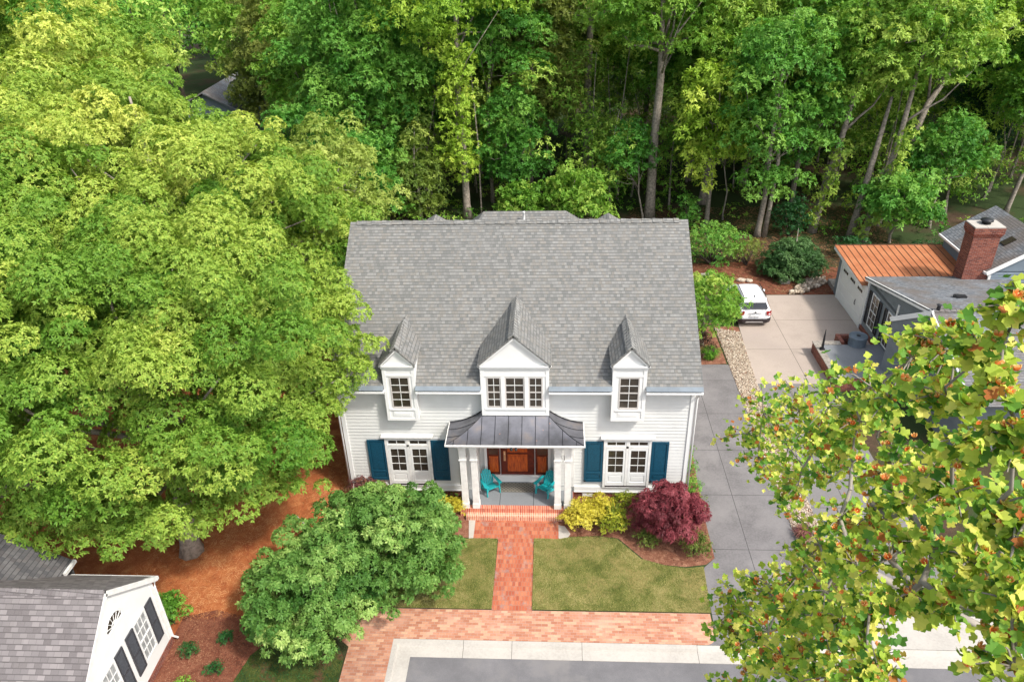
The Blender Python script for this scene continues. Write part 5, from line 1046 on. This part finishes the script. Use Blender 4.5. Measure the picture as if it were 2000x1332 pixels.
ft('slender tree with a pale leaning trunk behind the loose shrubs', (13.5, 29.4), (13.0, 29.6, 5.6), (1.3, 1.2, 1.4), 12, .6, 'L_deep', .055, tint=.4, fork=(13.2, 29.5, 3.8), seed=13, bark='twig')
def twin(b_): b_.tube([(15.62, 26.2, -.1), (15.75, 26.3, 2), (15.9, 26.5, 5), (15.6, 27, 9)], [.2, .15, .13, .08], 8)
ft('twin trunked tree with dark green shelf of leaves, left of the conical evergreen', (15.2, 26.3), (15.6, 26.8, 8.6), (3.2, 2.4, 5.2), 48, 1.0, 'L_deep', .19, tint=.5, fork=(15.3, 26.4, 5), seed=14, extra=twin, low=-.6, extra_pads=[(14.6, 25.6, 4.2, 1.3, 1., .5, .6), (16.2, 25.4, 4.0, 1.3, 1., .5, .7), (15.6, 25.2, 3.2, 1.1, .9, .4, .9)])
ft('plain leaning trunk in deep shade between the twin trunks and the ivy clad trunk', (19.2, 32.9), (19.0, 32, 11), (3.2, 2.8, 5), 38, 1.15, 'L_mid', .2, tint=.35, fork=(19.6, 33, 6.5), seed=15, bark='bark')
ft('single leaning trunk clad in yellow ivy behind the conical evergreen', (19.0, 27.0), (20.8, 27.3, 11.0), (3.3, 2.6, 4.2), 42, 1.05, 'L_mid', .27, tint=.6, fork=(19.9, 27.2, 6.3), seed=16, name='ivy_clad_tree', extra_pads=colpads(19.05, 26.8, .6, 5.8, .42, .9, 16, r_, (.14, 0)), low=-.55)
def twin2(b_): b_.tube([(21.0, 25.6, -.1), (21.3, 25.8, 2), (21.7, 26, 5.5), (22.2, 26.5, 9)], [.28, .22, .18, .1], 8)
ft('double trunk clad in yellow ivy left of the orange garage roof', (21.7, 25.2), (23.6, 26.2, 11.6), (3.4, 2.6, 4.0), 42, 1.05, 'L_mid', .25, tint=.7, fork=(22.8, 25.6, 6.5), seed=17, name='ivy_clad_tree', extra_pads=colpads(21.8, 24.9, .4, 7.2, .45, .95, 22, r_, (.17, .03)), low=-.5, extra=twin2)
ft('dark trunked tree leaning strongly right above the double ivy trunk', (23.7, 28.2), (29.0, 30, 14.6), (3.6, 2.8, 3.8), 36, 1.15, 'L_lime', .26, tint=.4, fork=(25.6, 28.9, 8), top=(29, 30, 15), seed=18, bark='bark')
ft('low spreading deep green tree tucked behind the left end of the orange roof', (23.4, 25.0), (23.5, 24.6, 2.7), (2.2, 1.5, 1.9), 34, .62, 'L_deep', .1, tint=.6, seed=19, per=70, L=.26, W=.12, low=-.5, name='understory_tree')
ft('understory tree with lit green leaves above the orange roof', (27.0, 27.5), (26.6, 27, 5.0), (2.4, 1.6, 2.2), 30, .7, 'L_deep', .12, tint=.5, seed=20, low=-.5, name='understory_tree')
ft('tree with thin grey trunk rising behind the brick chimney', (33.4, 30.2), (33.6, 29.5, 8.6), (3.2, 2.4, 3.4), 34, 1.0, 'L_mid', .16, tint=.35, fork=(34, 30, 5.2), seed=21)
ft('light green tall crown filling the top right corner', (40, 36), (39, 35.5, 12), (4.8, 3.6, 6), 54, 1.4, 'L_mid', .3, tint=.8, seed=22, low=-.6)
ft('blackish conifer in the shade above the grey roof', (34.6, 37.5), (34.0, 37, 7.5), (2.4, 2.2, 5.6), 44, 1.0, 'L_dark', .25, tint=.3, seed=23, low=-.8, bark='bark_dark', name='dark_conifer')
ft('bronze purple leafed tree below the olive crowns, left of the dense layered tree', (-22.5, 50), (-22.5, 49.5, 6.4), (3.2, 2.6, 3.6), 28, 1.2, 'L_brown', .2, tint=.6, seed=24, low=-.7, name='bronze_tree')
ft('muted green tree beside the grey roof that shows in the upper left', (-23.6, 46), (-24.2, 46, 6.2), (2.7, 2.4, 4.2), 36, 1.1, 'L_olive', .25, tint=.6, seed=25, low=-.6)
ft('olive green tree above the small grey roof in the upper left', (-36, 80), (-37, 80, 11.5), (5.4, 4, 4.8), 40, 1.6, 'L_olive', .3, tint=.65, seed=26, low=-.5, per=26, L=.46, W=.2)
ft('olive tree with dark crooked trunk at the top, right of the far grey roof', (-21, 44.5), (-20.6, 44, 12.5), (3.6, 3., 4.8), 42, 1.25, 'L_olive', .26, tint=.8, fork=(-20.6, 44.3, 8.2), seed=27, low=-.55, bark='bark')
ft('leafy mid green tree left of the dense layered tree', (-17.6, 37.5), (-17.4, 37, 8.6), (2.6, 2.4, 5.4), 44, 1.1, 'L_mid', .22, tint=.45, seed=28, low=-.75)
ft('deep green tree behind the pale olive tree', (-14.6, 27.8), (-15.0, 27.6, 4.8), (2.3, 2., 3.4), 30, .95, 'L_deep', .14, tint=.4, seed=29, low=-.7)
KINDS = ['L_mid', 'L_deep', 'L_olive', 'L_mid', 'L_wood', 'L_lime', 'L_mid']
rows = [(-30, 62, 12.5, 5.2), (-8.5, 40.5, 13.5, 4.0), (-.5, 37.5, 12.5, 3.6), (12.5, 38.5, 13.2, 3.8), (16.5, 37, 12.6, 3.6), (24, 38.5, 13.5, 4.0), (29, 43, 13, 4.2), (-15.5, 46, 13.5, 4.2), (-4, 50, 13.5, 4.4), (3, 52, 13, 4.6), (9.5, 47, 13.5, 4.4), (18, 48, 13.5, 4.5), (25.5, 51, 13, 4.6), (37, 48, 14, 5), (47, 45, 12, 5), (44, 56, 13, 5.2), (-24, 66, 13, 5.2), (12.6, 32.8, 13.2, 3.2)]
LB = ['far tree showing between the upper left crowns, past the bronze tree', 'second row tree whose crown rises behind the dense layered tree', 'second row tree above the drooping tree behind the ridge', 'second row tree between the thick grey trunk and the lime tree', 'second row tree above the twin trunked tree', 'second row tree above the double ivy trunk', 'second row tree at the top edge above the leaning dark trunk', 'second row tree at the top edge left of the dense layered tree', 'third row tree behind the vine wrapped tree', 'third row tree behind the long straight bare trunk', 'third row tree behind the thick grey trunk', 'third row tree behind the twin trunked tree', 'third row tree behind the single ivy clad trunk', 'third row tree behind the blackish conifer', 'tree at the right edge behind the light green corner crown', 'far tree at the right edge in the last distinct row', 'far olive tree in the last distinct row above the bronze tree', 'tall pale green crown at the top between the thick grey trunk and the twin trunks']
for i, (x, y, z, rad) in enumerate(rows):
    ft(LB[i], (x, y), (x, y, z - 1.8), (rad, rad * .8, 7.2), 48, 1.45, KINDS[i % 7], .26, tint=.6, seed=40 + i, low=-.9, per=62, L=.26, W=.125, fork=(x + .3, y, 6.5))

# --- the wood beyond, which reads as one mass
r = np.random.default_rng(5); pads = []; tb_ = MB()
for i in range(190):
    y = 57 + 80 * r.random() ** 1.2; x = r.uniform(-.78, .85) * (y + 30); 
    if -46 < x < -26 and y < 60: continue
    h = r.uniform(12, 17) + (y - 58) * .03; R_ = r.uniform(3.2, 5); t = r.uniform(.1, .85)
    pads += subpads((x, y, h * .62), (R_, R_ * .8, h * .42), 26, 1.7, r, low=-.85, tint=t, tv=.12, flat=.7, inner=.1)
    tb_.tube([(x, y, -.1), (x + r.normal() * .3, y, h * .5), (x, y, h * .9)], [.3, .22, .06], 5)
P, A, T_ = pads_to_tips(pads, r, 9, .4, (.7, 1.1), -.4); V, t = rosettes(P, A, 4, .55, .27, T_, r)
WS = quads_object('woodland', V, t, M['L_wood']); tag(WS, 'mass of green woodland filling the distance behind the house', 'woodland', kind='stuff')
tag(tb_.build('woodland_trunks', M['bark_dark']), 'trunks of the distant woodland', 'woodland', kind='stuff')
# thin stems and undergrowth in the shade of the wood
tb_ = MB(); pads = []
for i in range(420):
    y = r.uniform(30, 56); x = r.uniform(-.55, .72) * (y + 22); h = r.uniform(5, 13)
    if -38 < x < -17 and y > 30: continue
    if i % 3 == 0: tb_.tube([(x, y, -.1), (x + r.normal() * .3, y + r.normal() * .2, h * .5), (x + r.normal() * .5, y, h)], [r.uniform(.05, .13), .05, .02], 5)
    if r.random() < .8: pads += [(x + r.normal(), y + r.normal() * .6, h * r.uniform(.3, 1), 1.35, 1.1, .8, r.uniform(.3, 1.)) for _ in range(5)]
for i in range(420):
    y = r.uniform(26.5, 52); x = r.uniform(-.5, .72) * (y + 22); s = r.uniform(.35, 1.0)
    if 9 < x < 18.5 and y < 30 and r.random() < .85: continue
    pads.append((x, y, s * .45, s, s, s * .7, r.uniform(.1, .9)))
P, A, T_ = pads_to_tips(pads, r, 34, .5); V, t = rosettes(P, A, 4, .24, .11, T_, r)
tag(quads_object('undergrowth', V, t, M['L_mid']), 'saplings and undergrowth in the shade of the wood', 'undergrowth', kind='stuff')
tag(tb_.build('saplings', M['bark']), 'thin stems standing in the shade of the wood', 'saplings', kind='stuff')
blades('leaf_litter', [[(7, 17.5), (18, 17.5), (24, 24), (24, 32), (7, 32)]], 60, .012, .14, .03, M['litter'], rng, 'dead leaves and straw on the ground at the edge of the wood', 1, True)

# ================================================================== flowering tulip tree close to the camera
TIPS = [(3.52, -18.85, 17.92),(3.61, -18.59, 17.55),(3.73, -18.06, 17.24),(3.85, -17.46, 16.84),(4.1, -16.47, 15.95),(4.13, -15.69, 15.2),(4.16, -14.87, 14.56),(4.05, -14.01, 13.91),(3.95, -13.73, 13.37),(4.1, -13.95, 13.15),(4.1, -14.93, 14.09),(4.09, -15.73, 14.77),(4.09, -16.46, 15.57),(3.91, -17.19, 16.29),(3.59, -18.43, 17.15),(3.46, -19.0, 17.6),(3.5, -19.16, 17.41),(3.69, -18.61, 16.98),(3.74, -18.29, 16.53),(3.9, -17.49, 15.88),(4.05, -16.59, 15.2),(3.89, -16.95, 14.86),(3.87, -16.72, 14.32),(3.82, -16.56, 13.72),(3.66, -16.25, 13.23),(3.5, -16.05, 12.67),(3.35, -16.15, 12.54),(3.47, -16.33, 12.42),(3.62, -16.6, 12.92),(3.6, -17.11, 13.84),(3.72, -17.35, 14.38),(3.75, -17.69, 15.55),(3.8, -18.06, 15.99),(3.71, -18.55, 16.55),(3.55, -19.13, 16.96),(3.51, -19.39, 16.97),(3.63, -19.01, 16.48),(3.67, -18.6, 16.14),(3.65, -18.25, 15.69),(3.79, -17.57, 14.93),(3.59, -17.69, 14.04),(3.47, -17.4, 13.55),(3.66, -17.86, 14.6),(3.69, -18.1, 15.12),(3.66, -18.56, 15.71),(3.67, -18.89, 16.01),(3.67, -19.18, 16.35),(3.58, -19.48, 16.63),(3.53, -19.66, 16.44),(3.61, -18.38, 14.84),(3.55, -18.17, 14.32),(3.44, -17.86, 13.85),(3.3, -17.29, 12.94),(3.49, -18.83, 15.12),(4.03, -15.57, 14.09),(4.07, -16.16, 14.73)]
TT = thing('tulip_tree', 'tulip tree with orange and yellow cup flowers, its boughs filling the lower right corner', 'tree', (7.6, -18.0, 0))
r = np.random.default_rng(9)
root = [np.array((7.6, -18.0, z)) for z in (0, 4, 8, 11, 14)]
nodes = [(q, -1 if i == 0 else i - 1) for i, q in enumerate(root)]
order = sorted(range(len(TIPS)), key=lambda i: -TIPS[i][0] * 0 + np.linalg.norm(np.array(TIPS[i]) - root[4]))
for i in order:
    q = np.array(TIPS[i]); best = None; bd = 1e9
    for j, (p, par) in enumerate(nodes):
        if j < 3: continue
        d = np.linalg.norm(p - q) * (1.35 if j < 5 else 1.) + .18 * np.linalg.norm(p - root[4])
        if d < bd: bd = d; best = j
    p = nodes[best][0]; mid = (p + q) / 2 + np.array((0, 0, -.10 * np.linalg.norm(p - q))) + r.normal(size=3) * .06
    nodes.append((mid, best)); nodes.append((q, len(nodes) - 1))
cnt = np.ones(len(nodes))
for j in range(len(nodes) - 1, 0, -1): cnt[nodes[j][1]] += cnt[j]
b_ = MB(); b_.tube([tuple(q) for q in root], [.34, .3, .26, .22, .16], 10)
rad = lambda j: .004 + .0027 * math.sqrt(cnt[j])
for j in range(5, len(nodes)):
    p = nodes[nodes[j][1]][0]; b_.tube([tuple(p), tuple(nodes[j][0])], [min(rad(nodes[j][1]), rad(j) * 1.4), rad(j)], 6, cap=False)
LP = []; LA = []; FP = []
for q in TIPS:
    q = np.array(q); depth = np.linalg.norm(q - np.array((1.32, -22.1, 19.65))); R_ = .044 * depth
    for s in range(9):
        nl_ = (15, 17, 19)[int(depth > 6) + int(depth > 8)]; d = r.normal(size=3) * np.array((1, 1, .75)); e = q + d / np.linalg.norm(d) * R_ * r.uniform(.5, 1.15)
        m_ = (q + e) / 2 + np.array((0, 0, .03)); b_.tube([tuple(q), tuple(m_), tuple(e)], [.008, .006, .004], 4, cap=False)
        for t_ in range(nl_):
            f_ = r.uniform(.3, 1.1); LP.append(q + (e - q) * f_ + r.normal(size=3) * .006 * depth); LA.append(0)
        if r.random() < .62: FP += [e + (q - e) * r.uniform(0, .8) + r.normal(size=3) * .03 for _ in range(2)]
b_.build('branches', M['twig'], TT, smooth=True)
LP = np.array(LP); n_ = len(LP)
# lobed leaf outline (half), x across the midrib, y along it
half = np.array([(0, 0), (.26, -.04), (.56, .16), (.46, .36), (.34, .46), (.52, .66), (.34, .98), (.14, .86), (0, .80)])
L_ = (.061 * r.uniform(.7, 1.25, n_))[:, None, None]
A = norm(np.column_stack([r.normal(0, .7, n_), r.normal(-.25, .7, n_), np.full(n_, 1.)])); dv = norm(np.cross(A, r.normal(size=(n_, 3)))); dv[:, 2] -= .25; dv = norm(dv); sv = norm(np.cross(dv, A)); A = np.cross(sv, dv)
def halfleaf(sg):
    hx = half[:, 0][None, :, None] * sg; hy = half[:, 1][None, :, None]; cup = np.abs(half[:, 0])[None, :, None] * .42 - (half[:, 1] ** 2)[None, :, None] * .12
    return LP[:, None] + L_ * (sv[:, None] * hx + dv[:, None] * hy + A[:, None] * cup)
V1, V2 = halfleaf(1), halfleaf(-1)[:, ::-1]
nv = len(half); V = np.concatenate([V1, V2]).reshape(-1, 3); m2 = 2 * n_
me = bpy.data.meshes.new('crown'); me.vertices.add(len(V)); me.vertices.foreach_set('co', (V - np.array((7.6, -18.0, 0))).astype(np.float32).ravel())
me.loops.add(len(V)); me.loops.foreach_set('vertex_index', np.arange(len(V), dtype=np.int32)); me.polygons.add(m2)
me.polygons.foreach_set('loop_start', np.arange(0, len(V), nv, dtype=np.int32)); me.polygons.foreach_set('loop_total', np.full(m2, nv, dtype=np.int32))
ti = np.clip(r.normal(.55, .27, n_), 0, 1); at = me.attributes.new('tint', 'FLOAT', 'FACE'); at.data.foreach_set('value', np.tile(ti, 2).astype(np.float32))
me.materials.append(M['L_tulip']); me.update(calc_edges=True); o = bpy.data.objects.new('crown', me); COL.objects.link(o); o.parent = TT
# flowers: six cupped petals, orange at the base and pale above
def flower_mesh():
    vs = []; fs = []; tt = []
    for k_ in range(6):
        a = k_ * math.pi / 3; ring = []
        for (rr, z, wd) in ((.008, 0, .008), (.028, .012, .016), (.040, .034, .020), (.046, .058, .014), (.05, .066, .003)):
            c_, s_ = math.cos(a), math.sin(a); ring.append(((rr * c_ - wd * s_, rr * s_ + wd * c_, z), (rr * c_ + wd * s_, rr * s_ - wd * c_, z)))
        for i in range(4):
            o_ = len(vs); vs += [ring[i][0], ring[i][1], ring[i + 1][1], ring[i + 1][0]]; fs.append((o_, o_ + 1, o_ + 2, o_ + 3)); tt.append((.0, .15, .55, 1.)[i])
    o_ = len(vs); vs += [(.008, 0, .05), (-.004, .007, .05), (-.004, -.007, .05), (0, 0, .0)]; fs += [(o_, o_ + 1, o_ + 2), (o_, o_ + 1, o_ + 3), (o_ + 1, o_ + 2, o_ + 3)]; tt += [1, 1, 1]
    me = bpy.data.meshes.new('flower'); me.from_pydata([(x * 1.05, y * 1.05, z) for x, y, z in vs], [], fs); at = me.attributes.new('tint', 'FLOAT', 'FACE'); at.data.foreach_set('value', tt); me.materials.append(M['L_flower']); return me
fm = flower_mesh(); FP = np.array(FP); dd = np.linalg.norm(FP - np.array((1.32, -22.1, 19.65)), axis=1); FP = FP[np.argsort(dd)]
restV = []; restF = []; 
base_v = np.array([v.co[:] for v in fm.vertices]); base_f = [tuple(p.vertices) for p in fm.polygons]
for i, p in enumerate(FP):
    rot = Matrix.Rotation(r.uniform(0, 6.28), 4, 'Z') @ Matrix.Rotation(r.uniform(-.6, .6), 4, 'X') @ Matrix.Rotation(r.uniform(-.5, .5), 4, 'Y'); sc_ = r.uniform(.36, .6)
    if i < 100:
        o = bpy.data.objects.new('flower', fm); COL.objects.link(o); o.parent = TT; o.matrix_local = Matrix.Translation(Vector(p) - Vector((7.6, -18.0, 0))) @ rot @ Matrix.Scale(sc_, 4)
    else:
        off = len(restV); restV += [tuple(rot.to_3x3() @ Vector(v) * sc_ + Vector(p) - Vector((7.6, -18.0, 0))) for v in base_v]; restF += [tuple(k_ + off for k_ in f) for f in base_f]
me = bpy.data.meshes.new('flowers'); me.from_pydata(restV, [], restF); at = me.attributes.new('tint', 'FLOAT', 'FACE'); at.data.foreach_set('value', np.tile([d.value for d in fm.attributes['tint'].data], len(restF) // len(base_f))); me.materials.append(M['L_flower'])
o = bpy.data.objects.new('flowers', me); COL.objects.link(o); o.parent = TT; tag(o, kind='stuff')
